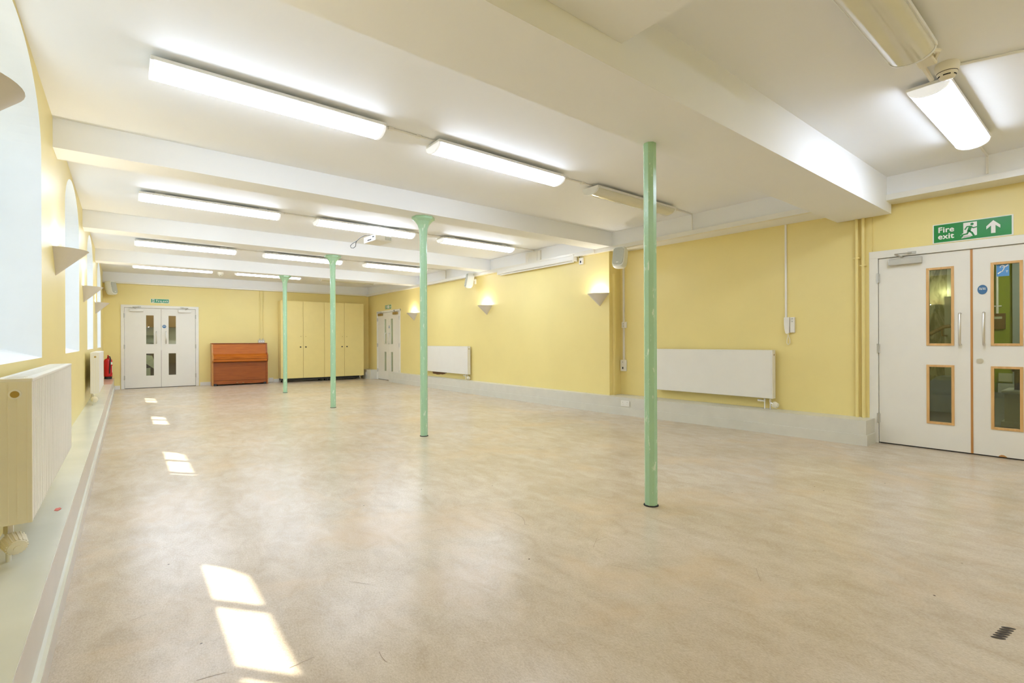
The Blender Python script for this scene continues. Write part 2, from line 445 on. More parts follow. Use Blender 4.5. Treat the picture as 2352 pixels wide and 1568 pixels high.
for i, (y0, y1) in enumerate(WIN):
    w = thing('window_%d' % (i + 1), WLAB[i], 'window', (XL, (y0 + y1) / 2, ZS), 0, None, 'structure')
    w.rotation_euler = (0, 0, 0)
    oy, oz = (y0 + y1) / 2, ZS
    def loc(x, y, z): return (x - XL, y - oy, z - oz)
    b = B(); pts = arch(y0, y1); pts = [(y0, ZS)] + pts + [(y1, ZS)]
    for (ya, za), (yb, zb) in zip(pts, pts[1:]):
        b.face([loc(XL, ya, za), loc(XL, yb, zb), loc(XO, yb, zb), loc(XO, ya, za)])
    obj('window_reveal', b, 'reveal', w, norm=False)
    b = B(); b.prism([(-.0005, -.0), (XO - XL, .16), (XO - XL, -.0)], 'y', y0 - oy, y1 - oy)
    obj('window_sill', b, 'reveal', w)
    xf = -.86 - XL
    b = B(); zb0 = 1.22 - oz
    b.box(xf - .03, xf + .03, y0 - oy, y0 - oy + .06, zb0, ZSP - oz); b.box(xf - .03, xf + .03, y1 - oy - .06, y1 - oy, zb0, ZSP - oz)
    b.box(xf - .03, xf + .03, y0 - oy, y1 - oy, zb0 - .08, zb0 + .06)
    b.box(xf - .03, xf + .03, y0 - oy, y1 - oy, 2.02 - oz, 2.10 - oz)
    for q in (1 / 3, 2 / 3): b.box(xf - .02, xf + .02, y0 - oy + (y1 - y0) * q - .02, y0 - oy + (y1 - y0) * q + .02, zb0, ZA - .06 - oz)
    ap = arch(y0, y1)
    for (ya, za), (yb, zb) in zip(ap, ap[1:]):
        c = (y0 + y1) / 2; k = .93
        q = [loc(0, ya, za), loc(0, yb, zb), loc(0, c + (yb - c) * k, ZSP + (zb - ZSP) * .86), loc(0, c + (ya - c) * k, ZSP + (za - ZSP) * .86)]
        for xx in (xf - .03, xf + .03): b.face([(xx, p[1], p[2]) for p in q])
        b.face([(xf - .03, q[3][1], q[3][2]), (xf - .03, q[2][1], q[2][2]), (xf + .03, q[2][1], q[2][2]), (xf + .03, q[3][1], q[3][2])])
    obj('window_frame', b, 'white', w)
    b = B(); b.face([(xf, y0 - oy, zb0), (xf, y1 - oy, zb0), (xf, y1 - oy, 2.06 - oz), (xf, y0 - oy, 2.06 - oz)])
    obj('lower_pane', b, 'frost', w)  # unseen frosted glazing, added to keep low sun off the floor
    b = B(); pp = [(xf, y0 - oy, 2.06 - oz)] + [(xf, p[0] - oy, p[1] - oz) for p in ap] + [(xf, y1 - oy, 2.06 - oz)]
    b.face(pp); obj('upper_pane', b, 'glass', w)

# ---- far wall
b = B(); wall_faces(b, FA, FB, -.1, ZC + .02, [(.40, 1.92, -.1, 2.055)], .12)
structure('wall_far', b, 'yellow', 'yellow end wall behind the piano and the cupboard', 'wall')
# ---- right wall (far section, step, recess, near section with the door opening)
b = B()
E1, E0 = Vector((R1X, YS)), Vector((R1X, 15.35))
wall_faces(b, E0, E1, -.1, ZC + .02, [(15.35 - 14.60, 15.35 - 12.99, -.1, 2.065)], .12)
b.face([(R1X, YS, -.1), (6.60, YS, -.1), (6.60, YS, ZC + .02), (R1X, YS, ZC + .02)])
wall_faces(b, R2A, R2B, -.1, ZC + .02, [], .12)
DN = D2A + (D2B - D2A).normalized() * 3.2
wall_faces(b, R2B, Vector((6.64, 1.80)), -.1, ZC + .02, [], .05)
D0 = D2A - (D2B - D2A).normalized() * .06
wall_faces(b, D0, DN, -.1, ZC + .02, [(.055, 1.63, -.1, 2.075)], .12)
wall_right = structure('wall_right', b, 'yellow', 'yellow painted wall with radiators and wall lights on the right', 'wall')
# bare brick where the plaster has come off below the far right radiator
b = B(); rn = random.Random(3)
def blob(b, cy, cz, ry, rz, n=22, x=R1X - .003):
    pts = []
    for k in range(n):
        a = 2 * PI * k / n; q = 1 + .22 * rn.uniform(-1, 1)
        pts.append((x, cy + ry * q * math.cos(a), cz + rz * q * math.sin(a)))
    b.face(pts)
blob(b, 10.80, .372, .33, .042); blob(b, 10.52, .395, .14, .022)
obj('exposed_brick', b, 'brick', wall_right, label='bare reddish brick where plaster is missing')
b = B(); b.box(-.95, 7.6, YBACK - .1, YBACK, -.1, ZC + .02)
structure('wall_near', b, 'yellow', 'yellow wall closing the hall behind the camera', 'wall')
b = B(); p = DN; b.box(p.x - .02, p.x + .1, YBACK, p.y + .02, -.1, ZC)
structure('wall_corner', b, 'yellow', 'short yellow wall past the near double doors', 'wall')

# ---- white frieze and trim along the right and far walls
b = B(); b.box(6.135, R1X + .02, YS, 15.32, ZT, ZC + .01); b.box(6.155, 6.62, 2.12, YS, ZT + .005, ZC + .01)
structure('trim_1', b, 'ceil', 'white frieze band at the top of the long right wall', 'frieze')
b = B(); b.box(6.075, 6.14, 5.49, 15.28, ZT, ZB + .003); b.box(6.10, 6.16, 2.12, 5.49, ZT - .004, ZB - .002)
structure('trim_2', b, 'white', 'white trunking rail along the bottom of the right wall frieze', 'trim')
b = B(); b.prism([(FA.x, FA.y), (FB.x, FB.y), (FB.x, FB.y - .05), (FA.x, FA.y - .05)], 'z', ZB - .01, ZC + .01)
structure('trim_3', b, 'ceil', 'white frieze band at the top of the far wall', 'frieze')
b = B(); b.prism([(FA.x, FA.y), (FB.x, FB.y), (FB.x, FB.y - .085), (FA.x, FA.y - .085)], 'z', ZT + .02, ZB)
structure('trim_4', b, 'white', 'white rail below the far wall frieze', 'trim')
b = B(); b.box(6.42, 6.70, -1.6, 1.62, 2.70, ZC + .01)
structure('trim_5', b, 'ceil', 'white frieze band above the near fire exit sign', 'frieze')
b = B(); b.box(6.38, 6.70, -1.6, 1.62, 2.64, 2.70)
structure('trim_6', b, 'white', 'white box trunking above the near fire exit doors', 'trim')

# ---- plinths and skirtings
PL = [(5.955, 14.60 - 1.31), (5.955, 8.), (5.985, 6.3), (6.01, 5.33), (6.09, 4.51), (6.22, 3.12), (6.24, 2.56), (6.29, 1.78)]
def strip(b, line, back, z0, z1, d=0.):
    poly = [(x - d, y) for x, y in line] + [(back, line[-1][1]), (back, line[0][1])]
    b.prism(poly, 'z', z0, z1)
b = B(); strip(b, [(x + .016, y) for x, y in PL], 6.6, 0, .272)
pl = structure('baseboard_right', b, 'plinth', 'pale grey boxed plinth along the right wall floor', 'plinth')
b = B(); strip(b, [(x, y - (.014 if y < 2 else 0)) for x, y in PL], 6.58, 0, .115)
obj('skirting_board', b, 'plinth', pl)
b = B(); b.box(5.95, R1X, 14.60, 15.30, 0, .285); b.box(5.935, R1X - .01, 14.594, 15.29, 0, .115)
structure('baseboard_corner', b, 'plinth', 'short pale plinth in the far right corner beside the small doors', 'plinth')
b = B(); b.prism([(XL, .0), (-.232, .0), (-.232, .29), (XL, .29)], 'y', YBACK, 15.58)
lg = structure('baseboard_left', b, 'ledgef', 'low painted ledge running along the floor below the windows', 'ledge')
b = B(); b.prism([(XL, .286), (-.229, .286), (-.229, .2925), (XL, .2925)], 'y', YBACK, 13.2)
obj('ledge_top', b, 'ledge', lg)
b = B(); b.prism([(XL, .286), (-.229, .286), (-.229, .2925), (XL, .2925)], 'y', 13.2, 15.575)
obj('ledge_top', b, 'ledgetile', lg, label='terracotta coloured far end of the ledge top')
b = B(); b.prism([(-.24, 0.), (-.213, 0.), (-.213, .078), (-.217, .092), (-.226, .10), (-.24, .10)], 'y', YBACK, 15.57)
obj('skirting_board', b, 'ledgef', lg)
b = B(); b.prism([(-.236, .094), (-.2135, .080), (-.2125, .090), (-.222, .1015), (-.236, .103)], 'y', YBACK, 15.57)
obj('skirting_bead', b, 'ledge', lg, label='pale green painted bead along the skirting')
b = B()
for s0, s1 in ((.225, .325), (2.005, 3.66), (3.80, 6.3)):
    P4 = [on(FA, FB, s0), on(FA, FB, s1), on(FA, FB, s1, .018), on(FA, FB, s0, .018)]
    b.prism(P4, 'z', 0, .09)
structure('baseboard_far', b, 'white', 'white skirting board along the far wall', 'skirting')

# ------------------------------------------------------------------ double doors
def double_door(name, label, loc, rz, w, h, fw, panes, leafmat='door', framemat='white', beading=None, closers=(1, 1), edge=None, handle_s=.165,
                handle_z=(1.10, 1.415), hinge='grey', depth=.045, sink=.0):
    """origin at the bottom left corner of the left leaf; front faces local -y.  w: width of one leaf"""
    d = thing(name, label, 'door', loc, rz, None, 'structure')
    b = B()
    b.box(-fw, 0, -.022, .12, 0, h + fw, .004); b.box(2 * w, 2 * w + fw, -.022, .12, 0, h + fw, .004); b.box(-fw, 2 * w + fw, -.0225, .12, h, h + fw, .004)
    b.box(-.002, .012, .045, .10, 0, h); b.box(2 * w - .012, 2 * w + .002, .045, .10, 0, h); b.box(0, 2 * w, .045, .10, h - .012, h + .002)
    obj('door_frame', b, framemat, d)
    leaves = []
    for k in (0, 1):
        x0, x1 = (.004, w - .003) if k == 0 else (w + .003, 2 * w - .004)
        mir = (lambda x: x) if k == 0 else (lambda x: 2 * w - x)
        hs = sorted([tuple(sorted((mir(a), mir(c)))) + (z0, z1) for a, c, z0, z1 in panes])
        b = B(); wall_holes(b, x0, x1, .012, h - .005, hs, sink, sink + depth)
        lf = obj('door_leaf', b, leafmat, d)
        leaves.append(lf)
        for (a, c, z0, z1) in hs:
            b = B(); b.box(a, c, sink + depth / 2 - .003, sink + depth / 2 + .003, z0, z1)
            obj('glass_pane', b, 'dglass', lf)
            if beading:
                t = .019
                b = B()
                for (q0, q1, r0, r1_) in ((a - .004, a + t, z0 - .004, z1 + .004), (c - t, c + .004, z0 - .004, z1 + .004), (a + t, c - t, z0 - .004, z0 + t), (a + t, c - t, z1 - t, z1 + .004)):
                    b.box(q0, q1, sink - .008, sink + .022, r0, r1_, .002)
                obj('pane_beading', b, beading, lf)
        hx = mir(w - handle_s * .5)
        z0, z1 = handle_z
        b = B(); b.tube([(hx, sink, z0), (hx, sink - .045, z0), (hx, sink - .058, z0 + .012), (hx, sink - .058, z1 - .012), (hx, sink - .045, z1), (hx, sink, z1)], .0105, 10)
        b.lathe([(.0, 0), (.016, 0), (.016, .004), (0, .004)], 12)
        obj('pull_handle', b, 'steel', lf, True)
        for zz in (.28, 1.055, 1.84):
            b = B(); hxx = mir(-.004)
            b.cyl((hxx, -.026, zz - .055), (hxx, -.026, zz + .055), .008, 8); b.box(min(hxx, mir(.012)), max(hxx, mir(.012)), -.024, .002, zz - .05, zz + .05)
            obj('hinge', b, hinge, lf)
        if closers[k]:
            cx0, cx1 = sorted((mir(.10), mir(.385)))
            b = B(); b.box(cx0, cx1, sink - .05, sink, h - .095, h - .025, .006)
            cl = obj('door_closer', b, closers[k] if isinstance(closers[k], str) else 'grey', lf)
            b = B(); xa, xb, xc = mir(.225), mir(.17), mir(.30)
            b.tube([(xa, sink - .035, h - .02), (xb, sink - .11, h + .014)], .009, 6)
            b.tube([(xb, sink - .11, h + .014), (xc, -.03, h + .026)], .007, 6); b.box(xc - .035, xc + .035, -.035, -.0225, h + .012, h + .038)
            obj('closer_arm', b, 'grey', cl)
    if edge:
        b = B(); b.box(w - .012, w + .006, sink - .004, sink + depth, .012, h - .005)
        obj('meeting_stile', b, edge, leaves[1], label='bare brown wooden edge where the leaves meet')
    b = B(); b.box(0, 2 * w, sink + .01, .11, -.002, .010); obj('threshold_gap', b, 'dark', d)
    return d, leaves

def wall_holes(b, x0, x1, z0, z1, holes, y0, y1):
    xs = sorted({x0, x1, *[h[0] for h in holes], *[h[1] for h in holes]})
    for a, c in zip(xs, xs[1:]):
        hh = [h for h in holes if h[0] <= a + 1e-6 and h[1] >= c - 1e-6]
        spans = [(z0, z1)]
        for h in hh: spans = [q for u, v in spans for q in ((u, min(v, h[2])), (max(u, h[3]), v)) if q[1] - q[0] > 1e-4]
        for u, v in spans:
            b.face([(a, y0, u), (c, y0, u), (c, y0, v), (a, y0, v)]); b.face([(a, y1, u), (a, y1, v), (c, y1, v), (c, y1, u)])
    for h in holes:
        for x in h[:2]: b.face([(x, y0, h[2]), (x, y1, h[2]), (x, y1, h[3]), (x, y0, h[3])])
        for z in h[2:]: b.face([(h[0], y0, z), (h[1], y0, z), (h[1], y1, z), (h[0], y1, z)])
    for x in (x0, x1): b.face([(x, y0, z0), (x, y1, z0), (x, y1, z1), (x, y0, z1)])
    for z in (z0, z1): b.face([(x0, y0, z), (x1, y0, z), (x1, y1, z), (x0, y1, z)])

# near right doors (right leaf runs out of the frame)
dn, lv = double_door('door_2', 'cream double doors with oak framed glass panes below the near fire exit sign', d2(.012, 0), RZ_D2, .768, 2.06, .082,
                     [(.418, .630, .275, .885), (.418, .630, 1.093, 1.90)], beading='oak', closers=(1, 0), edge='oakedge', handle_s=.174)
b = B(); b.cyl((.768 + .056, .002, .94), (.768 + .056, -.008, .94), .026, 20); b.cyl((.768 + .056, -.008, .94), (.768 + .056, -.012, .94), .018, 20); b.box(.768 + .05, .768 + .062, -.0135, -.012, .937, .943)
obj('lock_cylinder', b, 'steel', lv[1])
b = B(); b.prism([(.768 + .185, .012), (.768 + .19, .022), (.768 + .205, .031), (.768 + .222, .030), (.768 + .236, .022), (.768 + .245, .012)], 'y', -.0015, .001)
obj('paint_chip', b, 'oakedge', lv[1], label='brown chip in the paint at the bottom edge')
# far doors beside the window wall
dfar, lf = double_door('door_1', 'white double doors with four narrow panes beside the piano', far(.412, 0), RZ_FAR, .748, 2.04, .07,
                       [(.435, .592, .315, .878), (.435, .592, 1.118, 1.855)], closers=('plastic', 'plastic'), handle_s=.20, handle_z=(1.14, 1.44))
# small doors at the far end of the right wall
dsm, ls = double_door('door_3', 'narrow cream double doors in the right wall past the wheeled cupboard', r1(14.545, 0), RZ_R1, .772, 2.045, .055,
                      [(.470, .610, .275, .852), (.470, .610, 1.09, 1.838)], closers=('brass', 'brass'), handle_s=.22, handle_z=(1.10, 1.42))

# ------------------------------------------------------------------ signs
def runner(parent, x, z, w, h, y, green, white, flip=False):
    """running figure leaving through a doorway"""
    fx = (lambda a: x + (w - a * w if flip else a * w)); fz = (lambda c: z + c * h)
    b = B()
    b.prism([(fx(.16), fz(.0)), (fx(1.), fz(.10)), (fx(1.), fz(1.)), (fx(.16), fz(1.))], 'y', y - .0008, y)
    b.prism([(fx(-.02), fz(.18)), (fx(.10), fz(.30)), (fx(.2), fz(.32)), (fx(.2), fz(.18))], 'y', y - .0008, y)
    b.prism([(fx(.02), fz(-.02)), (fx(.16), fz(.12)), (fx(.6), fz(.12)), (fx(.62), fz(.02))], 'y', y - .0008, y)
    obj('pictogram_doorway', b, white, parent)
    b = B(); y1 = y - .0008
    def limb(pts, t):
        pts = [Vector((fx(p[0]), fz(p[1]))) for p in pts]
        for p, q in zip(pts, pts[1:]):
            d = (q - p).normalized(); n = Vector((-d.y, d.x)) * t * h / 2; e = d * t * h * .3
            b.prism([tuple(p - n - e), tuple(q - n + e), tuple(q + n + e), tuple(p + n - e)], 'y', y1 - .0008, y1)
    limb([(.60, .70), (.50, .42)], .17); limb([(.50, .42), (.40, .25), (.06, .20)], .09); limb([(.50, .45), (.70, .28), (.80, .10)], .10)
    limb([(.60, .72), (.40, .73), (.27, .55)], .075); limb([(.62, .70), (.78, .60), (1.0, .64)], .075)
    c = (fx(.70), fz(.86)); b.prism([(c[0] + .085 * h * math.cos(2 * PI * k / 16), c[1] + .085 * h * math.sin(2 * PI * k / 16)) for k in range(16)], 'y', y1 - .0008, y1)
    obj('pictogram_runner', b, green, parent)
def arrow(parent, x, z, w, h, y, m, down=False):
    f = (lambda a, c: (x + a * w, z + ((1 - c) if down else c) * h))
    b = B(); b.prism([f(*p) for p in [(.5, 1.), (1., .58), (1., .34), (.66, .60), (.66, 0), (.34, 0), (.34, .60), (0, .34), (0, .58)]], 'y', y - .0008, y)
    obj('arrow', b, m, parent)

sg = thing('fire_exit_sign', 'large green fire exit sign with white up arrow above the near cream doors', 'sign', d2(.481, 2.152, .004), RZ_D2)
b = B(); b.box(0, .592, -.003, .004, 0, .197); obj('sign_border', b, 'signw', sg)
b = B(); b.box(.010, .580, -.004, -.003, .008, .189); obj('sign_face', b, 'signg', sg)
text_obj('sign_lettering', 'Fire\nexit', .078, 'signw', sg, (.042, -.0042, .108), bold=.0022, line=.86)
runner(sg, .218, .026, .120, .150, -.004, 'signg', 'signw'); arrow(sg, .405, .04, .098, .125, -.004, 'signw')

sg = thing('fire_exit_sign', 'small curling green fire exit sign above the white far doors', 'sign', far(.945, 2.176, .004), RZ_FAR)
b = B(); b.box(0, .388, -.003, .004, .0, .108); obj('sign_border', b, 'signw', sg)
b = B(); b.prism([(.008, .008), (.19, .010), (.24, .016), (.29, .008), (.37, .010), (.380, .03), (.380, .1), (.008, .1)], 'y', -.004, -.003); obj('sign_face', b, 'signg2', sg)
runner(sg, .022, .012, .055, .084, -.004, 'signg2', 'signw')
text_obj('sign_word', 'Fire', .078, 'signw', sg, (.105, -.0042, .03), bold=.0012); text_obj('sign_word', 'exit', .078, 'signw', sg, (.245, -.0042, .03), bold=.0012)

sg = thing('fire_exit_sign', 'small green sign with running figure and down arrow above the narrow doors', 'sign', r1(13.99, 2.135, .004), RZ_R1)
b = B(); b.box(0, .44, -.003, .004, 0, .125); obj('sign_border', b, 'signw', sg)
b = B(); b.box(.006, .434, -.004, -.003, .006, .119); obj('sign_face', b, 'signg', sg)
runner(sg, .02, .018, .10, .09, -.004, 'signg', 'signw'); arrow(sg, .345, .02, .065, .085, -.004, 'signw', True)
b = B(); b.box(.155, .235, -.0048, -.004, .018, .108); b.box(.25, .31, -.0048, -.004, .018, .108); obj('sign_squares', b, 'signw', sg)

def blue_disc(label, loc, rz, w, h, txt):
    t = thing('fire_door_sign', label, 'sign', loc, rz)
    if h > .1:
        b = B(); b.box(-w / 2 - .008, w / 2 + .008, -.001, .001, -h / 2 - .01, h / 2 + .008); obj('sticker_backing', b, 'door', t)
    b = B(); b.prism([(w / 2 * math.cos(2 * PI * k / 28), h / 2 * math.sin(2 * PI * k / 28)) for k in range(28)], 'y', -.002, -.001); obj('sign_disc', b, 'signb', t)
    text_obj('sign_lettering', txt, min(h * .21, w * .165), 'signw', t, (0, -.0022, .012 * h / .1), bold=.0006, align='CENTER', line=.9)
    return t
blue_disc('round blue fire door sticker beside the pane of the near cream doors', d2(.856, 1.645, .002), RZ_D2, .072, .094, 'Fire door\nkeep shut')
blue_disc('round blue fire door sticker on the white far doors', far(1.224, 1.575, .002), RZ_FAR, .085, .085, 'Fire door\nkeep shut')
blue_disc('small dark sticker above the handles of the narrow right wall doors', r1(13.71, 1.60, .002), RZ_R1, .06, .09, 'Fire door\nkeep shut')
# hearing loop sticker on the glass
hs = thing('hearing_loop_sticker', 'square blue hearing loop sticker on the glass of the near cream doors', 'sticker', d2(.954, 1.765, -.018), RZ_D2)
b = B(); b.box(0, .088, -.001, 0, 0, .115); obj('sticker_face', b, 'signb2', hs)
b = B()
b.tube([(.026, -.0015, .083), (.028, -.0015, .098), (.040, -.0015, .106), (.053, -.0015, .100), (.057, -.0015, .086), (.050, -.0015, .070), (.044, -.0015, .055), (.036, -.0015, .044)], .0042, 6)
b.tube([(.040, -.0015, .085), (.046, -.0015, .092), (.050, -.0015, .084)], .0028, 6)
b.prism([(.006, .030), (.030, .050), (.036, .043), (.012, .022)], 'y', -.002, -.001); b.prism([(.058, .094), (.078, .111), (.084, .104), (.064, .086)], 'y', -.002, -.001)
obj('ear_symbol', b, 'signw', hs)
text_obj('sticker_letter', 'T', .026, 'signw', hs, (.064, -.0012, .034), bold=.0008)

# ------------------------------------------------------------------ cast iron columns
def column(y, top, label, capital=True, x=2.86):
    t = thing('iron_column', label, 'column', (x, y, 0), 0, 'mint green iron columns', 'thing')
    r = .0445
    b = B(); b.lathe([(r, .0), (r, top)], 8, phase=PI / 8)
    obj('column_shaft', b, 'green', t)
    if capital:
        prof = [(r * .99, top - .30), (.048, top - .20), (.054, top - .14), (.070, top - .095), (.100, top - .055), (.128, top - .034), (.138, top - .030), (.138, top + .001)]
        b = B(); b.lathe(prof, 8, phase=PI / 8); obj('column_capital', b, 'green', t)
    b = B(); b.lathe([(.052, 0), (.052, .004), (.046, .007)], 16); obj('base_gap', b, 'dark', t)
    return t
column(2.085, 2.53, 'tall plain mint green post nearest the camera, without a capital', False, 2.885)
column(5.36, ZB, 'mint green column with flared capital beside the projector')
column(8.70, ZB, 'mint green column in front of the middle of the yellow cupboard')
column(12.0, ZB, 'farthest and thinnest looking mint green column beside the piano')

# ------------------------------------------------------------------ ceiling lights
def make_light(lit, label, loc, rz=0.):
    """1.5 m batten light, length along local x, origin on the ceiling at its middle"""
    t = thing('ceiling_light', label, 'ceiling light', loc, rz, 'fluorescent ceiling lights')
    Lh = .745
    b = B(); b.box(-Lh, Lh, -.118, .118, -.054, -.030, .003); b.box(-Lh + .15, -Lh + .25, -.05, .05, -.031, .0); b.box(Lh - .25, Lh - .15, -.05, .05, -.031, .0)
    obj('light_base', b, 'cap', t)
    n = 16
    poly = [(.108 * math.cos(PI + PI * k / n), -.056 + .058 * math.sin(PI + PI * k / n)) for k in range(n + 1)] + [(.108, -.053), (-.108, -.053)]
    b = B(); b.prism(poly, 'x', -Lh + .014, Lh - .014); obj('light_diffuser', b, 'diff_on' if lit else 'diff_off', t, True)
    for s in (-1, 1):
        pe = [(.112 * math.cos(PI + PI * k / n), -.055 + .061 * math.sin(PI + PI * k / n)) for k in range(n + 1)] + [(.112, -.052), (-.112, -.052)]
        b = B(); b.prism(pe, 'x', s * (Lh - .008) - .010, s * (Lh - .008) + .010); obj('end_cap', b, 'cap_on' if lit else 'cap', t)
    return t
LY = [3.735, 7.06, 10.34, 13.42]
LX = [.865, 2.83, 4.82]
rows = ['nearest full row', 'second row', 'third row', 'farthest row']
cols = ['window side', 'middle', 'right wall side']
on0 = off0 = None
for i, y in enumerate(LY):
    for j, x in enumerate(LX):
        lit = (i, j) not in ((0, 2), (3, 2))
        lab = '%s tube light on the ceiling, %s of the %s' % ('lit white' if lit else 'unlit', cols[j], rows[i])
        if (i, j) == (0, 2): lab = 'unlit tube light on the ceiling behind the near plain green post'
        if (i, j) == (3, 2): lab = 'unlit tube light on the ceiling above the wheeled yellow cupboard'
        src = on0 if lit else off0
        if src is None:
            o = make_light(lit, lab, (x, y, ZC))
            if lit: on0 = o
            else: off0 = o
        else: dup(src, (x, y, ZC), 0, lab)
dup(on0, (4.96, .835, ZC), 0, 'lit tube light on the ceiling above the near fire exit doors')
for x in (1.3, 4.4): dup(on0, (x, -1.35, ZC), 0, 'added unseen fill tube light on the ceiling behind the camera, at %s' % ('the window side' if x < 2 else 'the door side'))  # extra fittings out of view, added to brighten the near right ceiling
dup(off0, (2.93, .80, ZC), 0, 'unlit tube light cut off at the top right beside the smoke detector')

# surface conduits that feed the lights
for y, lab, xs in ((3.735, 'thin white conduit along the ceiling through the nearest full row of lights', 6.06), (7.06, 'thin white conduit along the ceiling through the second row of lights', 6.06),
                   (10.34, 'thin white conduit along the ceiling through the third row of lights', 6.06)):
    b = B(); b.tube([(1.55, y, ZC - .010), (xs + .06, y, ZC - .010), (xs + .062, y, ZC - .03), (xs + .062, y, ZT + .05)], .009, 6)
    for xx in (1.70, 1.95, 3.70, 3.95, 5.75): b.box(xx - .02, xx + .02, y - .017, y + .017, ZC - .022, ZC)
    tag(obj('ceiling_conduit', b, 'plastic'), lab, 'conduit', 'white ceiling conduits')
b = B(); b.tube([(3.70, .80, ZC - .02), (4.22, .815, ZC - .02)], .014, 6); b.tube([(3.68, .74, ZC - .05), (3.80, .70, ZC - .03), (3.90, .74, ZC - .03)], .012, 6); b.box(3.80, 3.93, .73, .82, ZC - .05, ZC, .008)
tag(obj('ceiling_conduit', b, 'cream'), 'short cream conduit and junction box beside the smoke detector', 'conduit')
b = B(); b.tube([(4.13, .70, ZC - .01), (4.62, -.55, ZC - .01)], .010, 6)
tag(obj('ceiling_conduit', b, 'plastic'), 'thin dark lined conduit running right from the smoke detector', 'conduit')
b = B(); b.tube([(5.75, .835, ZC - .010), (6.40, .835, ZC - .010), (6.402, .835, 2.72)], .010, 6)
tag(obj('ceiling_conduit', b, 'plastic'), 'white conduit dropping down the frieze above the near doors', 'conduit')

# smoke detectors
def detector(label, loc, s=1.):
    t = thing('smoke_detector', label, 'smoke detector', loc)
    b = B(); b.lathe([(.058 * s, 0), (.062 * s, -.012 * s), (.060 * s, -.045 * s), (.054 * s, -.058 * s)], 28); obj('detector_base', b, 'cream', t, True)
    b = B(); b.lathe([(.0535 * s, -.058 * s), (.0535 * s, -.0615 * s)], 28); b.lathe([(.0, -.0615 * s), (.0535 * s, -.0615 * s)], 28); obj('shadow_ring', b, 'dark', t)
    b = B(); b.lathe([(.0525 * s, -.0610 * s), (.050 * s, -.070 * s), (.038 * s, -.092 * s), (.030 * s, -.096 * s), (.0, -.097 * s)], 28); obj('detector_head', b, 'cream', t, True)
    b = B()
    for k in range(5):
        a0 = 2 * PI * k / 5 + .35
        b.lathe([(.0462 * s, -.0785 * s), (.0432 * s, -.0850 * s)], 8, a0, a0 + .85)
    obj('detector_vents', b, 'dark', t)
    return t
detector('round cream smoke detector on the ceiling above the near fire exit doors', (4.09, .715, ZC))
detector('tiny white smoke detector on the ceiling between the two farthest lit lights', (1.85, 14.0, ZC), 1.1)

# ------------------------------------------------------------------ wall lights
def make_sconce(label, loc, rz):
    """plaster half cone uplighter; origin on the wall at the rim, front faces local -y"""
    t = thing('wall_light', label, 'wall light', loc, rz, 'half cone wall lights')
    R_, Hh = .205, .205
    b = B()
    b.lathe([(.004, -Hh), (R_, 0), (R_ - .007, 0), (.004, -Hh + .016)], 22, PI, 2 * PI, caps=False)
    obj('lamp_shade', b, 'sconce', t, True)
    b = B(); b.prism([(-R_ + .03, -.015), (R_ - .03, -.015), (0, -Hh + .02)], 'y', -.006, 0.); obj('back_plate', b, 'sconce', t)
    b = B(); b.ball((0, -.075, -.055), .022, 1, 1, 1.3); obj('lamp_bulb', b, 'bulb', t, True)
    return t
S = [('L', 2.05, 'cut off half cone wall light at the top left edge, nearest the camera'), ('L', 5.33, 'largest looking half cone wall light between the first two arched windows'),
     ('L', 8.63, 'half cone wall light between the second and third arched windows'), ('L', 11.90, 'half cone wall light between the two farthest arched windows'),
     ('R', 5.45, 'lit half cone wall light beside the near right loudspeaker'), ('R', 8.68, 'lit half cone wall light left of the projection screen case'),
     ('R', 12.10, 'lit half cone wall light beside the narrow far doors')]
sc0 = None
for side, y, lab in S:
    loc, rz = ((XL, y, 1.90), 90) if side == 'L' else ((R1X, y, 1.935), RZ_R1)
    if sc0 is None: sc0 = make_sconce(lab, loc, rz)
    else: dup(sc0, loc, rz, lab)
    p = bpy.data.lights.new('wall_lamp_glow', 'POINT'); p.energy = 5.; p.color = (1., .97, .92); p.shadow_soft_size = .03
    po = bpy.data.objects.new('wall_lamp_glow', p); C.objects.link(po)
    po.location = (loc[0] + (.085 if side == 'L' else -.085), loc[1], loc[2] - .02)

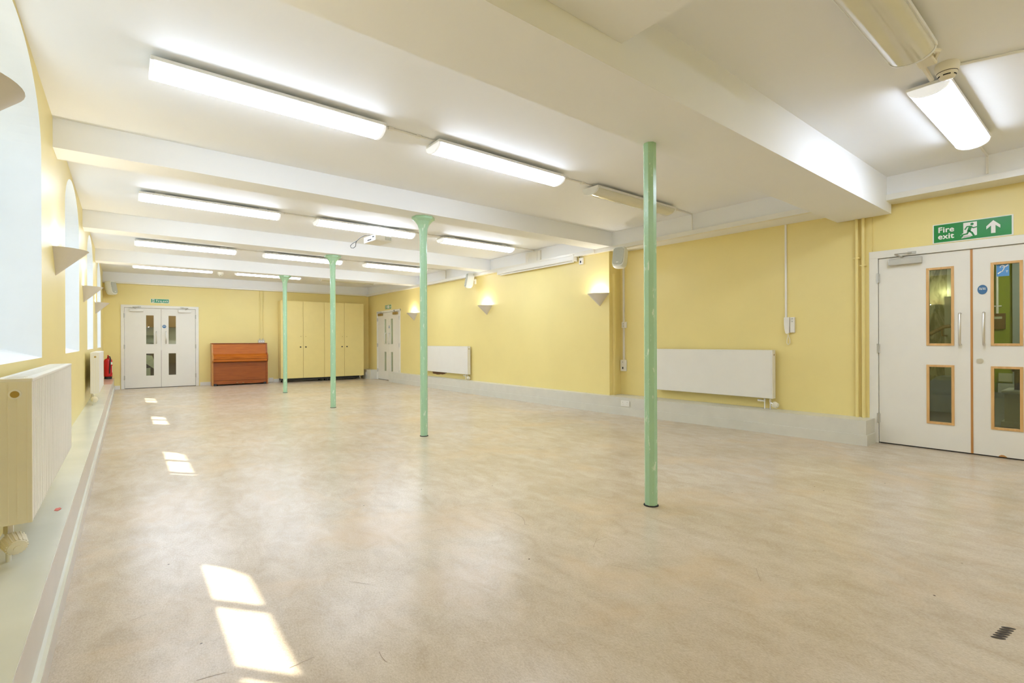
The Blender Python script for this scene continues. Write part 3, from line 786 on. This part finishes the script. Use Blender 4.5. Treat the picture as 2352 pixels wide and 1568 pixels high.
# ------------------------------------------------------------------ radiators
def make_radiator(label, loc, rz, w, h=.60, dep=.105, gap=.045, ribbed=False, valve='end', flipv=1, endm='radw'):
    """origin on the wall below its left end; z=0 at the underside; front faces local -y"""
    t = thing('radiator', label, 'radiator', loc, rz)
    yb, yf = -gap, -gap - dep
    b = B()
    if ribbed:
        n = int(w / .0333); pts = []
        for k in range(n):
            x = .012 + (w - .024) * k / n; st = (w - .024) / n
            pts += [(x, yf), (x + st * .62, yf), (x + st * .72, yf + .006), (x + st * .92, yf + .006)]
        poly = pts + [(w - .012, yf), (w - .012, yf + .022), (.012, yf + .022)]
        b.prism(poly, 'z', .004, h - .012)
    else: b.box(.010, w - .010, yf, yf + .022, .0, h - .006, .008)
    obj('front_panel', b, 'radw', t)
    b = B(); b.box(.012, w - .012, yb - .022, yb, .01, h - .012, .005); b.box(.03, w - .03, yf + .03, yb - .03, .03, h - .03); obj('back_panel', b, 'radw', t)
    b = B(); b.box(.0, w, yf - .002, yb + .001, h - .014, h, .003)
    for k in range(int(w / .05)):
        x = .03 + (w - .06) * k / int(w / .05)
        b.box(x, x + .03, yf + .026, yb - .026, h, h + .0012)
    obj('top_grille', b, 'radw', t)
    for s in (0, 1):
        b = B(); x0 = 0 if s == 0 else w - .012
        b.box(x0, x0 + .012, yf, yb, .0, h - .012, .002)
        for q in (.28, .52, .78):
            yy = yb - dep * q; xx = x0 - .0015 if s == 0 else x0 + .012
            pass
        e = obj('end_panel', b, endm, t)
        b = B()
        for q in (.14, .36, .60, .86):
            yy = yb - dep * q; xx = x0 - .0012 if s == 0 else x0 + .012
            b.box(xx, xx + .0012, yy - .0016, yy + .0016, .01, h - .02)
        obj('panel_seams', b, 'cream', e)
        b = B(); yy = yb - dep * .55; xx = 0 if s == 0 else w; sg = -1 if s == 0 else 1
        b.cyl((xx, yy, h - .06), (xx + sg * .004, yy, h - .06), .019, 18); obj('plug_ring', b, 'plastic', e, True)
        b = B(); b.cyl((xx + sg * .004, yy, h - .06), (xx + sg * .006, yy, h - .06), .013, 18); obj('vent_plug', b, 'brass', e, True)
    return t
def valve_set(t, x, y, zb, kx=0., ky=0., second=None):
    """thermostatic head and tails below the radiator; knob points along (kx,ky)"""
    b = B(); b.cyl((x, y, 0.), (x, y, -.055), .011, 10); b.cyl((x, y, -.02), (x, y, -.05), .016, 6); b.cyl((x, y, -.055), (x + kx * .03, y + ky * .03, -.065), .012, 8); obj('valve_body', b, 'steel', t, True)
    b = B(); b.cyl((x, y, -.055), (x, y, zb), .0085, 10); obj('supply_pipe', b, 'plastic', t, True)
    b = B(); n = 20; o = Vector((x + kx * .03, y + ky * .03, -.065)); d = Vector((kx, ky, -.35)).normalized()
    b.tube([o, o + d * .008, o + d * .025, o + d * .055, o + d * .070, o + d * .074], [.016, .032, .037, .034, .029, .014], n)
    hd = obj('thermostat_head', b, 'cream', t, True)
    b = B(); a = d.cross(Vector((0, 0, 1))).normalized(); c2 = d.cross(a).normalized()
    for k in range(18):
        q = 2 * PI * k / 18; rr = a * math.cos(q) + c2 * math.sin(q)
        b.tube([o + d * .018 + rr * .037, o + d * .066 + rr * .031], .0034, 5)
    b.tube([o + d * .071, o + d * .078], .013, 14)
    obj('head_ribs', b, 'cream', hd)
    if second:
        b = B(); x2 = second; b.cyl((x2, y, 0), (x2, y, -.05), .012, 8); b.cyl((x2, y, -.04), (x2, y, zb), .0085, 8); b.cyl((x2, y, -.04), (x2 - .07, y, -.035), .010, 8); b.cyl((x2 - .04, y, -.037), (x2 - .085, y, -.035), .014, 10); obj('lockshield_valve', b, 'plastic', t, True)
rt = make_radiator('ribbed cream topped radiator at the left edge, nearest the camera', (XL, 2.65, .455), 90, 1.745, .56, ribbed=True, endm='radend_warm', gap=.048, dep=.105)
valve_set(rt, .09, -.075, -.164, -.85, -.35)
rt = make_radiator('plain white radiator below the third arched window on the left wall', (XL, 8.85, .455), 90, 1.70, .565, gap=.055, dep=.095)
valve_set(rt, .05, -.075, -.163, -.85, -.35)
rt = make_radiator('long white radiator on the right wall behind the near green post', r2(.70, .41), RZ_R2, 1.74, .618, gap=.045, dep=.095)
valve_set(rt, 1.74 - .045, -.09, -.138, .9, -.1, 1.74 - .115)
rt = make_radiator('shorter white radiator below the projection screen, over the bare brick', r1(11.35, .405), RZ_R1, 2.06, .64, gap=.03, dep=.08)
valve_set(rt, 2.06 - .09, -.06, -.12, .9, -.1, 2.06 - .16)

# ------------------------------------------------------------------ loudspeakers
def make_speaker(label, loc, rz, tilt=12., yaw=0., k=1., top=.05):
    """origin at the bracket on the wall; front faces local -y before yaw and tilt"""
    t = thing('loudspeaker', label, 'loudspeaker', loc, rz, 'white wall loudspeakers')
    b = B(); b.box(-.02, .02, -.035, 0, -.06, top, .004); b.tube([(0, -.03, .03), (0, -.09, .03)], .012, 8); obj('wall_bracket', b, 'plastic', t)
    Mx = Matrix.Translation((0, -.08, 0)) @ Matrix.Rotation(rad(yaw), 4, 'Z') @ Matrix.Rotation(rad(-tilt), 4, 'X')
    w, h = .105 * k, .165 * k
    out = []
    n = 40
    for q in range(n):
        a = 2 * PI * q / n; ca, sa = math.cos(a), math.sin(a)
        e = .42
        out.append((w * math.copysign(abs(ca) ** e, ca), h * math.copysign(abs(sa) ** e, sa) - (.0 if sa > 0 else .012 * (1 - abs(ca)))))
    b = B(); lay = [(.72, .0), (.92, -.02), (1., -.07), (1., -.12), (.93, -.15), (.80, -.156)]
    rings = [[b.bm.verts.new((x * s_ * k, y_ * k, z * s_ * k)) for x, z in out] for s_, y_ in lay]
    for r0, r1_ in zip(rings, rings[1:]):
        for q in range(n): b.bm.faces.new((r0[q], r0[(q + 1) % n], r1_[(q + 1) % n], r1_[q]))
    b.bm.faces.new(rings[0]); b.bm.faces.new(rings[-1][::-1])
    b.bm.transform(Mx); obj('speaker_cabinet', b, 'speaker', t, True)
    b = B(); g = [(x * .84 * k, z * .80 * k) for x, z in out]
    b.prism(g, 'y', -.166 * k, -.150 * k); b.bm.transform(Mx); gr = obj('speaker_grille', b, 'grille', t)
    b = B(); b.prism([(.022 * k * math.cos(2 * PI * q / 14), -.105 * k + .009 * k * math.sin(2 * PI * q / 14)) for q in range(14)], 'y', -.169 * k, -.166 * k); b.bm.transform(Mx); obj('maker_badge', b, 'signw', gr)
    return t
make_speaker('white loudspeaker with grey grille above the surface conduit on the right wall', (6.165, 4.91, 2.425), RZ_R1, 13, 14, 1.0, .192)
make_speaker('small white loudspeaker seen from the side, left of the projection screen', r1(9.10, 2.50), RZ_R1, 10, -22)
make_speaker('white loudspeaker high in the far left corner', (FA.x + .05, FA.y - .12, 2.48), 30, 10, 28)

# ------------------------------------------------------------------ projector and screen
pj = thing('projector', 'white ceiling projector with dangling black cable beside a green column', 'projector', (3.0, 7.07, 2.65), 0, None)
pj.rotation_euler = (0, 0, rad(5))
b = B(); b.box(-.135, .135, -.185, .185, 0, .088, .012); obj('projector_body', b, 'plastic', pj)
b = B()
for k in range(5): b.box(.025 + k * .021, .037 + k * .021, -.187, -.184, .022, .07)
obj('vent_slots', b, 'grille', pj)
b = B(); b.cyl((.135, .08, .045), (.150, .08, .045), .032, 18); obj('lens', b, 'black', pj, True)
b = B(); b.cyl((0, 0, .088), (0, 0, .235), .024, 12); b.cyl((0, 0, .235), (0, 0, .25), .06, 18); b.box(-.07, .07, -.07, .07, .088, .10); obj('ceiling_mount', b, 'plastic', pj, True)
b = B(); b.box(-.1375, -.1345, -.15, -.09, .05, .07); b.box(-.1375, -.1345, -.06, .06, .02, .04); obj('ports', b, 'black', pj)
b = B(); b.tube([(-.13, -.12, .062), (-.20, -.12, .072), (-.26, -.11, .06), (-.32, -.09, .025), (-.37, -.07, -.03), (-.43, -.05, -.075), (-.455, -.04, -.11), (-.44, -.04, -.135), (-.41, -.05, -.135), (-.385, -.06, -.11), (-.38, -.065, -.06), (-.37, -.07, -.03)], .0048, 7)
obj('cable', b, 'black', pj, True)
ps = thing('projection_screen', 'long white roller screen case mounted high on the right wall', 'projector screen', r1(8.17, 2.535), RZ_R1)
b = B(); b.box(.02, 2.20, -.10, -.012, .012, .105, .012); b.box(.0, .035, -.105, -.005, .0, .115, .006); b.box(2.185, 2.22, -.105, -.005, .0, .115, .006); obj('screen_case', b, 'plastic', ps)
b = B(); b.box(.05, 2.17, -.068, -.040, -.014, .012, .004); obj('bottom_bar', b, 'plastic', ps)
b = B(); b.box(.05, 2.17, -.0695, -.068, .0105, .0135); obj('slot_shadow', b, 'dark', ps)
b = B(); b.tube([(2.20, -.03, .10), (2.24, -.03, .115), (2.28, -.02, .10), (2.28, -.02, .055)], .006, 6); obj('power_cable', b, 'black', ps)
sb = thing('screen_switch', 'small white switch box hanging at the right end of the screen case', 'switch', r1(5.895, 2.47), RZ_R1)
b = B(); b.box(0, .088, -.035, 0, 0, .115, .005); obj('switch_plate', b, 'plastic', sb)
b = B(); b.box(.030, .058, -.038, -.034, .025, .062); obj('rocker', b, 'black', sb)

# ------------------------------------------------------------------ conduits, sockets, entry phone on the right wall
b = B(); x, y, _ = r2(.075, 0, .012); b.box(x - .011, x + .011, y - .014, y + .014, .84, 2.56)
tag(obj('wall_conduit', b, 'plastic'), 'white vertical conduit below the near right loudspeaker', 'conduit')
k = thing('cable_plate', 'small white two hole outlet halfway up the vertical conduit', 'outlet', r2(.045, 1.365), RZ_R2)
b = B(); b.box(0, .088, -.032, 0, 0, .10, .004); obj('outlet_plate', b, 'plastic', k)
b = B()
for zz in (.032, .068): b.cyl((.036, -.032, zz), (.036, -.035, zz), .010, 10)
obj('outlet_sockets', b, 'grille', k)
k = thing('volume_control', 'tall white control plate at the bottom of the vertical conduit', 'control', r2(.02, .655), RZ_R2)
b = B(); b.box(0, .105, -.035, 0, 0, .185, .004); obj('control_plate', b, 'plastic', k)
b = B(); b.box(.04, .06, -.040, -.034, .035, .07); b.cyl((.05, -.035, .15), (.05, -.038, .15), .006, 8); obj('control_knob', b, 'black', k)
b = B(); x, y, _ = r2(2.555, 0, .008); b.box(x - .008, x + .008, y - .011, y + .011, 1.44, ZT)
tag(obj('wall_conduit', b, 'plastic'), 'white vertical conduit running up from the entry phone', 'conduit')
k = thing('entry_phone', 'white wall mounted entry phone handset with looped cord', 'phone', r2(2.545, 1.235), RZ_R2)
b = B(); b.box(.062, .115, -.030, 0, .012, .205, .006); ph = obj('phone_base', b, 'plastic', k)
b = B()
for zz in (.185, .152): b.cyl((.088, -.030, zz), (.088, -.033, zz), .008, 10)
obj('phone_buttons', b, 'grille', ph)
b = B(); b.prism([(.0, .205), (.0, .11), (.008, .04), (.018, .004), (.036, -.004), (.056, .01), (.060, .205)], 'y', -.052, -.006); obj('phone_handset', b, 'plastic', k)
b = B(); b.tube([(.04, -.03, .0), (.036, -.028, -.04), (.026, -.026, -.085), (.024, -.026, -.12), (.040, -.026, -.140), (.060, -.026, -.118), (.058, -.026, -.07), (.046, -.028, -.03), (.042, -.03, .0)], .005, 7); obj('phone_cord', b, 'cream', k, True)
for j, lab in ((0, 'yellow painted vertical pipe on the right wall, left one of the pair'), (1, 'yellow painted vertical pipe on the right wall, closer to the cream doors')):
    s = 3.315 + j * .062; x, y, _ = r2(s, 0, .035)
    t = thing('heating_pipe', lab, 'pipe', (x, y, 0), 0, None)
    b = B(); b.cyl((0, 0, .27), (0, 0, 2.54), .0165, 14); obj('pipe_run', b, 'yellow', t, True)
    zc = 2.085 if j == 0 else 1.995
    b = B(); b.box(-.02, .04, -.03, .03, zc - .006, zc + .006); b.cyl((0, 0, zc - .01), (0, 0, zc + .01), .022, 12); obj('pipe_clip', b, 'yellow', t)
# boxed pipes in the wall step
b = B(); b.box(6.245, 6.285, YS - .042, YS - .001, .272, 2.25); tag(obj('corner_pipe', b, 'yellow'), 'yellow boxed pipe in the corner beside the conduit on the right wall', 'pipe')
def socket(label, loc, rz, w=.146, h=.086, m='plastic', dots=6):
    k = thing('wall_socket', label, 'socket', loc, rz)
    b = B(); b.box(0, w, -.012, 0, 0, h, .003); obj('socket_plate', b, m, k)
    b = B()
    for q in (.25, .75):
        b.box(w * q - .004, w * q + .004, -.0135, -.012, h * .62, h * .80)
        for dx in (-.012, .012): b.box(w * q + dx - .003, w * q + dx + .003, -.0135, -.012, h * .28, h * .38)
    obj('pin_holes', b, 'grille', k)
    return k
th_ = math.degrees(math.atan2(-(4.51 - 5.33), -(6.09 - 6.01)))
socket('white double socket set in the front of the grey plinth', (6.05 + .012, 4.925, .138), -84.4, .15, .088)
socket('white socket on the short plinth in the far right corner', (5.95, 15.05, .13), -90, .12, .075)
socket('white double socket at floor level between piano and cupboard', far(3.675, .005, .002), RZ_FAR, .12, .125)
k = thing('metal_socket_box', 'grey triple socket box on the far wall just above the piano', 'socket', far(3.405, 1.14, .0), RZ_FAR)
b = B(); b.box(0, .165, -.045, 0, 0, .085, .004); obj('metal_box', b, 'grey', k)
b = B()
for q in range(3): b.box(.02 + q * .048, .048 + q * .048, -.048, -.045, .025, .055)
obj('socket_switches', b, 'plastic', k)
b = B()
for xx in (.045, .12): b.cyl((xx, -.022, .085), (xx, -.022, .125), .012, 10)
obj('cable_glands', b, 'grey', k)
for j, lab in ((0, 'yellow painted conduit above the piano socket box, left one'), (1, 'yellow painted conduit above the piano socket box, closer to the cupboard')):
    x, y, _ = far(3.45 + j * .075, 0, .014); b = B(); b.cyl((x, y, 1.26), (x, y, ZT + .03), .011, 8)
    tag(obj('wall_conduit', b, 'yellow', None, True), lab, 'conduit')
# cable drops on the frieze behind the projection screen
b = B(); b.box(6.10, 6.135, 6.86, 7.28, ZB + .005, ZC - .04); b.tube([(6.10, 6.95, ZC - .02), (6.10, 6.95, ZB)], .010, 6); b.tube([(6.10, 7.2, ZC - .04), (6.10, 7.2, ZB)], .012, 6)
tag(obj('cable_box', b, 'plastic'), 'white cable box on the frieze above the projection screen', 'cable box')

# ------------------------------------------------------------------ piano
pn = thing('upright_piano', 'closed orange brown upright piano against the far wall', 'piano', far(2.245, 0, .01), RZ_FAR)
W_ = 1.335
prof = [(0, 0), (-.455, 0), (-.455, .03), (-.445, .60), (-.50, .66), (-.515, .70), (-.515, .79), (-.49, .82), (-.40, .87), (-.33, 1.125), (0, 1.125)]
for s, x0 in ((0, 0.), (1, W_ - .032)):
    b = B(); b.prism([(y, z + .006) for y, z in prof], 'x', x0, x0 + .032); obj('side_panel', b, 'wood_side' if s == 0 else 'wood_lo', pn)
b = B(); b.box(.032, W_ - .032, -.40, -.01, .12, .70); b.box(.032, W_ - .032, -.30, -.01, .70, 1.10); obj('case_back', b, 'dark', pn)
b = B(); b.prism([(-.425, .135), (-.415, .62), (-.40, .62), (-.41, .135)], 'x', .032, W_ - .032); obj('lower_panel', b, 'wood_lo', pn)
b = B(); b.prism([(-.430, .035), (-.430, .128), (-.405, .128), (-.405, .035)], 'x', .032, W_ - .032); obj('toe_rail', b, 'wood_lo', pn)
b = B(); b.prism([(-.49, .63), (-.512, .645), (-.512, .70), (-.49, .706), (-.40, .706), (-.40, .63)], 'x', .03, W_ - .03); obj('key_slip', b, 'wood_hi', pn)
b = B(); b.prism([(-.508, .710), (-.512, .775), (-.485, .80), (-.39, .845), (-.39, .71)], 'x', .030, W_ - .030); obj('key_lid', b, 'wood_hi', pn)
b = B(); b.prism([(-.395, .84), (-.332, 1.11), (-.315, 1.11), (-.375, .84)], 'x', .032, W_ - .032); obj('upper_panel', b, 'wood_hi', pn)
b = B(); b.box(-.006, W_ + .006, -.345, 0., 1.118, 1.138, .003); obj('top_lid', b, 'wood_lo', pn)
for xx in (.565, .71):
    b = B(); b.box(xx, xx + .035, -.50, -.42, .055, .068, .004); b.ball((xx + .0175, -.50, .062), .020, 1, 1, .45); obj('pedal', b, 'brass', pn, True)
for xx in (.04, W_ - .105):
    b = B(); b.box(xx, xx + .065, -.46, -.40, .0, .055, .006); b.cyl((xx + .01, -.44, .022), (xx + .055, -.44, .022), .022, 12); obj('castor', b, 'black', pn)

# ------------------------------------------------------------------ wheeled cupboard
cp = thing('wheeled_cupboard', 'wide yellow four door cupboard on castors at the far wall', 'cupboard', far(3.93, 0, .02), RZ_FAR)
CW = 2.395; dp = .40
b = B(); b.box(0, CW, -dp + .02, 0, .115, 2.345, .003); b.box(CW / 2 + .006, CW / 2 + .012, -dp + .0195, -dp + .021, .115, 2.345); obj('cupboard_carcass', b, 'cupyellow', cp)
xs = [.012, .596, 1.197, 1.787, CW - .010]
for k in range(4):
    b = B(); b.box(xs[k] + .004, xs[k + 1] - .004, -dp - .002, -dp + .02, .112, 2.348, .002); dd = obj('cupboard_door', b, 'cupyellow', cp)
    hx = xs[k + 1] - .075 if k % 2 == 0 else xs[k] + .072
    b = B(); b.cyl((hx, -dp - .002, 1.015), (hx, -dp - .016, 1.015), .016, 14); b.ball((hx, -dp - .018, 1.015), .020, 1, .6, 1); obj('door_knob', b, 'black', dd, True)
    b = B(); b.cyl((hx + (.012 if k % 2 == 0 else -.0), -dp - .002, 1.32), (hx + (.012 if k % 2 == 0 else 0), -dp - .005, 1.32), .010, 10); obj('cupboard_lock', b, 'brass', dd)
b = B(); b.box(.02, CW - .10, -dp + .06, -.02, .055, .112); obj('base_rail', b, 'black', cp)
for xx in (.07, CW / 2 - .08, CW / 2 + .08, CW - .12):
    for yy in (-dp + .06, -.06):
        b = B(); b.cyl((xx - .012, yy, .035), (xx + .012, yy, .035), .035, 14); b.box(xx - .018, xx + .018, yy - .02, yy + .02, .06, .112); obj('castor', b, 'black' if xx < 2 else 'grey', cp)

# ------------------------------------------------------------------ fire extinguisher
fe = thing('fire_extinguisher', 'red fire extinguisher with black hose in the far left corner', 'fire extinguisher', (-.335, 15.18, .2925), 0)
b = B(); b.lathe([(.0, .055), (.070, .055), (.078, .065), (.080, .08), (.080, .42), (.070, .462), (.045, .485), (.022, .492), (.022, .515), (.0, .515)], 24); obj('cylinder_body', b, 'red', fe, True)
b = B(); b.lathe([(.070, 0), (.072, .0), (.074, .058), (.0, .058)], 20); obj('base_ring', b, 'black', fe, True)
b = B(); b.box(-.010, .010, -.075, .03, .535, .545, .002); b.box(-.010, .010, -.085, .03, .562, .572, .002); b.cyl((0, 0, .505), (0, 0, .565), .014, 10); obj('operating_lever', b, 'red', fe)
b = B(); b.tube([(.01, -.02, .53), (.03, -.055, .535), (.045, -.082, .49), (.043, -.09, .40), (.035, -.092, .26), (.028, -.092, .13)], .012, 8); obj('discharge_hose', b, 'black', fe, True)
b = B(); b.lathe([(.0808, .345), (.0808, .405)], 10, -1.15, -.15, caps=False); b.lathe([(.0808, .15), (.0808, .31)], 6, -.45, .2, caps=False); obj('instruction_label', b, 'cream', fe)

# small red scrap on the ledge
b = B(); b.face([(-.292, 3.42, .2935), (-.276, 3.40, .2935), (-.264, 3.43, .2945), (-.272, 3.465, .2935), (-.288, 3.455, .2945)])
r_ = bmesh.ops.extrude_face_region(b.bm, geom=list(b.bm.faces)); bmesh.ops.translate(b.bm, vec=(0, 0, .0008), verts=[v for v in r_['geom'] if isinstance(v, bmesh.types.BMVert)])
tag(obj('paper_scrap', b, 'redpaper'), 'tiny scrap of red paper on the ledge below the first window', 'scrap')

# ------------------------------------------------------------------ what shows through the door panes
# entrance lobby behind the near doors
b = B(); b.box(6.75, 15.2, -2.2, 4.4, -.12, -.001); structure('lobby_floor', b, 'cfloor', 'dark floor of the lobby behind the near cream doors', 'floor')
b = B(); b.box(15., 15.1, -2.2, 4.4, 0, 3.2); structure('lobby_wall', b, 'cgreen', 'lime green lobby wall seen through the right hand glass', 'wall')
b = B(); b.box(14.85, 15.0, -2.2, 1.78, 0., .20); b.box(14.92, 15.0, -2.2, 1.78, .24, .42); structure('lobby_skirting', b, 'cpale', 'pale stepped skirting in the lobby seen through the lower pane', 'skirting')
b = B(); b.box(6.72, 15.2, -2.3, -2.2, 0, 3.2); b.box(6.72, 15.2, 4.4, 4.5, 0, 3.2); b.box(6.72, 15.2, -2.2, 4.4, 3.1, 3.2); structure('lobby_shell', b, 'cpale', 'pale side walls and ceiling of the lobby', 'wall')
b = B(); b.box(11.0, 11.12, 1.93, 4.3, 0, 3.1); mu = structure('mural_wall', b, 'mural', 'dark green mottled mural wall seen through the left hand glass', 'wall')
b = B(); b.box(10.75, 11.0, 1.45, 1.925, 0, 1.87); b.box(10.95, 11.0, 1.45, 1.925, 1.87, 3.1); structure('lobby_pier', b, 'cpale', 'pale pier with lit top seen through the left hand glass', 'pier')
b = B(); b.tube([(10.45, 2.75, .98), (10.45, 2.06, 1.24), (10.45, 1.88, 1.36), (10.45, 1.80, 1.37)], .030, 10); b.tube([(10.45, 1.90, 1.34), (10.45, 1.90, 1.22), (10.75, 1.90, 1.22)], .014, 6)
hr = tag(obj('handrail', b, 'crail', None, True), 'dark wooden handrail sloping up behind the left hand glass', 'handrail')
b = B(); b.prism([(1.45, 0), (2.9, 0), (2.9, .05), (2.12, .36), (1.93, .56), (1.45, .57)], 'x', 10.2, 10.68); structure('ramp_wall', b, 'cgrey', 'low sloping grey ramp kerb behind the lower left pane', 'ramp')
pb = thing('pipe_boxing', 'pale green floor boxing with a black pipe behind the lower right pane', 'pipe box', (9.3, 1.0, 0), 0)
b = B(); b.box(-.2, .35, -.75, .03, 0, .44); b.box(-.23, .38, -.78, .06, 0, .07); b.box(-.23, .38, -.78, .06, .44, .48, .015); obj('boxing', b, 'cpale', pb)
b = B(); b.cyl((.05, -.085, .48), (.05, -.085, .98), .05, 14); b.cyl((.05, -.085, .72), (.05, -.085, .80), .075, 14); b.cyl((.05, -.02, .75), (.05, -.02, .98), .03, 10); obj('soil_pipe', b, 'black', pb, True)
sw = thing('lobby_switch', 'brown switch box on the green lobby wall below a white conduit', 'switch', (14.99, 1.80, 1.55), -90)
b = B(); b.box(-.13, .13, -.07, 0, -.17, .17, .01); obj('switch_box', b, 'brownwood', sw)
b = B(); b.box(-.08, .08, -.075, -.07, .05, .10); obj('switch_label', b, 'cpale', sw)
b = B(); b.cyl((.0, -.03, .17), (.0, -.03, 1.5), .022, 8); b.box(-.07, .07, -.04, 0, .32, .345); obj('switch_conduit', b, 'plastic', sw)
b = B(); b.box(14.9, 15.0, 1.30, 1.56, 0, 3.1); structure('lobby_post', b, 'cgrey', 'blue grey strip on the green lobby wall', 'post')
# kitchen behind the far doors
b = B(); b.box(-.6, 2.6, 15.75, 18.5, -.1, -.002); structure('kitchen_floor', b, 'darkwood', 'dark kitchen floor behind the far doors', 'floor')
b = B(); b.box(-.6, 2.9, 18.4, 18.5, 0, 2.9); b.box(-.7, -.6, 15.75, 18.5, 0, 2.9); b.box(2.8, 2.9, 15.75, 18.5, 0, 2.9); b.box(-.7, 2.9, 15.75, 18.5, 2.9, 3.0); structure('kitchen_wall', b, 'kwhite', 'white kitchen walls seen through the far doors', 'wall')
b = B(); b.box(-.5, 2.7, 18.0, 18.39, 1.62, 2.5); tag(obj('kitchen_wall_cupboard', b, 'brownwood'), 'brown wall cupboard seen through the upper panes of the far doors', 'cupboard')
b = B(); b.box(-.5, 2.7, 17.8, 18.39, 0, .93, .004); tag(obj('kitchen_counter', b, 'darkwood'), 'dark kitchen counter seen through the lower panes of the far doors', 'counter')
b = B(); b.box(.62, .76, 18.0, 18.1, .935, 1.02, .01); tag(obj('kitchen_tub', b, 'teal'), 'small teal tub on the kitchen counter behind the far doors', 'tub')
b = B(); b.box(1.30, 1.58, 17.9, 18.1, .935, 1.18, .02); tag(obj('kitchen_box', b, 'plastic'), 'white box on the kitchen counter behind the far doors', 'box')
b = B(); b.box(.48, .68, 18.36, 18.39, 1.15, 1.38); tag(obj('kitchen_notice', b, 'cgrey'), 'grey notice on the kitchen wall behind the far doors', 'notice')
b = B(); b.prism([(.46, .80), (.60, .78), (.72, .40), (.66, .38), (.46, .55)], 'y', 17.70, 17.74); b.box(.46, .56, 17.70, 17.76, .02, .42); tag(obj('kitchen_cloth', b, 'cpale'), 'pale cloth and post behind the lower left pane of the far doors', 'cloth')
# cupboard space behind the narrow doors
b = B(); b.box(7.3, 7.4, 12.5, 15.6, 0, 2.9); b.box(6.3, 7.4, 15.6, 15.7, 0, 2.9); b.box(6.3, 7.4, 12.4, 12.5, 0, 2.9); structure('back_passage', b, 'cpale', 'pale passage behind the narrow right wall doors', 'passage')
b = B(); b.box(6.29, 7.4, 12.4, 15.7, -.1, -.002); structure('passage_floor', b, 'cfloor', 'dark floor behind the narrow right wall doors', 'floor')

# ------------------------------------------------------------------ outside and lighting
b = B(); b.box(-4.2, XO - .01, YBACK, 17., -.3, -.02); structure('outside_ground', b, 'ext_wall', 'paved ground outside the windows', 'ground')

def lamp(name, kind, loc, energy, col, size=.1, rot=None, **kw):
    l = bpy.data.lights.new(name, kind); l.energy = energy; l.color = col
    if kind == 'AREA':
        l.shape = 'RECTANGLE'; l.size = size[0]; l.size_y = size[1]
    elif kind == 'POINT': l.shadow_soft_size = size
    o = bpy.data.objects.new(name, l); C.objects.link(o); o.location = loc
    if rot: o.rotation_euler = rot
    for k_, v in kw.items(): setattr(l, k_, v)
    return o
SUN_W, SKY = 7.0, .66
sun = lamp('sun', 'SUN', (-6, 20, 14), SUN_W, (1., .95, .87)); sun.data.angle = rad(.6)
dvec = Vector((1., -1.22, -1.85)); sun.rotation_euler = dvec.to_track_quat('-Z', 'Y').to_euler()
for y0, y1 in WIN:
    l = lamp('window_portal', 'AREA', (XO - .03, (y0 + y1) / 2, 2.0), 1, (1, 1, 1), (y1 - y0, 1.7), (0, rad(-90), 0))
    l.rotation_euler = Vector((1, 0, 0)).to_track_quat('-Z', 'Y').to_euler(); l.data.size, l.data.size_y = (y1 - y0), 1.75
    l.data.cycles.is_portal = True
lamp('kitchen_lamp', 'POINT', (1.1, 17.2, 2.5), 45, (1, .97, .92), .15)
lamp('lobby_lamp', 'POINT', (12.8, .6, 2.7), 60, (1, .97, .85), .2)
lamp('lobby_uplight', 'POINT', (10.86, 1.98, 1.96), 1.2, (1, .95, .7), .04)
lamp('lobby_lamp_near', 'POINT', (8.5, 2.6, 2.8), 18, (1, .97, .85), .2)
lamp('passage_lamp', 'POINT', (6.9, 14., 2.6), 14, (1, .97, .9), .1)

w = bpy.data.worlds.new('World'); bpy.context.scene.world = w; w.use_nodes = True
bg = w.node_tree.nodes['Background']
tc = w.node_tree.nodes.new('ShaderNodeTexCoord'); sp = w.node_tree.nodes.new('ShaderNodeSeparateXYZ'); rp = w.node_tree.nodes.new('ShaderNodeValToRGB')
w.node_tree.links.new(tc.outputs['Generated'], sp.inputs[0]); w.node_tree.links.new(sp.outputs['Z'], rp.inputs['Fac']); w.node_tree.links.new(rp.outputs['Color'], bg.inputs['Color'])
rp.color_ramp.elements[0].position = .0; rp.color_ramp.elements[0].color = (.58, .80, 1., 1); rp.color_ramp.elements[1].position = .8; rp.color_ramp.elements[1].color = (.45, .70, 1., 1)
bg.inputs['Strength'].default_value = SKY

# ------------------------------------------------------------------ camera
TH, ROL, FPX = .6689, -.004, 1122.
right = Vector((math.cos(TH), -math.sin(TH), 0)); up = Vector((0, 0, 1)); fwd = Vector((math.sin(TH), math.cos(TH), 0))
cr = right * math.cos(ROL) + up * math.sin(ROL); cu_ = -right * math.sin(ROL) + up * math.cos(ROL)
cam = bpy.data.cameras.new('camera'); cam.sensor_width = 36.; cam.lens = FPX / 2352 * 36.; cam.clip_start = .02; cam.clip_end = 200
co = bpy.data.objects.new('camera', cam); C.objects.link(co)
mw = Matrix((cr, cu_, -fwd)).transposed().to_4x4(); mw.translation = Vector((0, 0, 1.15)); co.matrix_world = mw
sc = bpy.context.scene; sc.camera = co
sc.view_settings.view_transform = 'Standard'; sc.view_settings.look = 'None'; sc.view_settings.gamma = 1.; sc.view_settings.use_curve_mapping = False
sc.view_settings.exposure = 1.0
sc.cycles.use_denoising = True; sc.cycles.use_adaptive_sampling = True; sc.cycles.adaptive_threshold = .02
sc.cycles.max_bounces = 10; sc.cycles.diffuse_bounces = 7; sc.cycles.sample_clamp_indirect = 6.
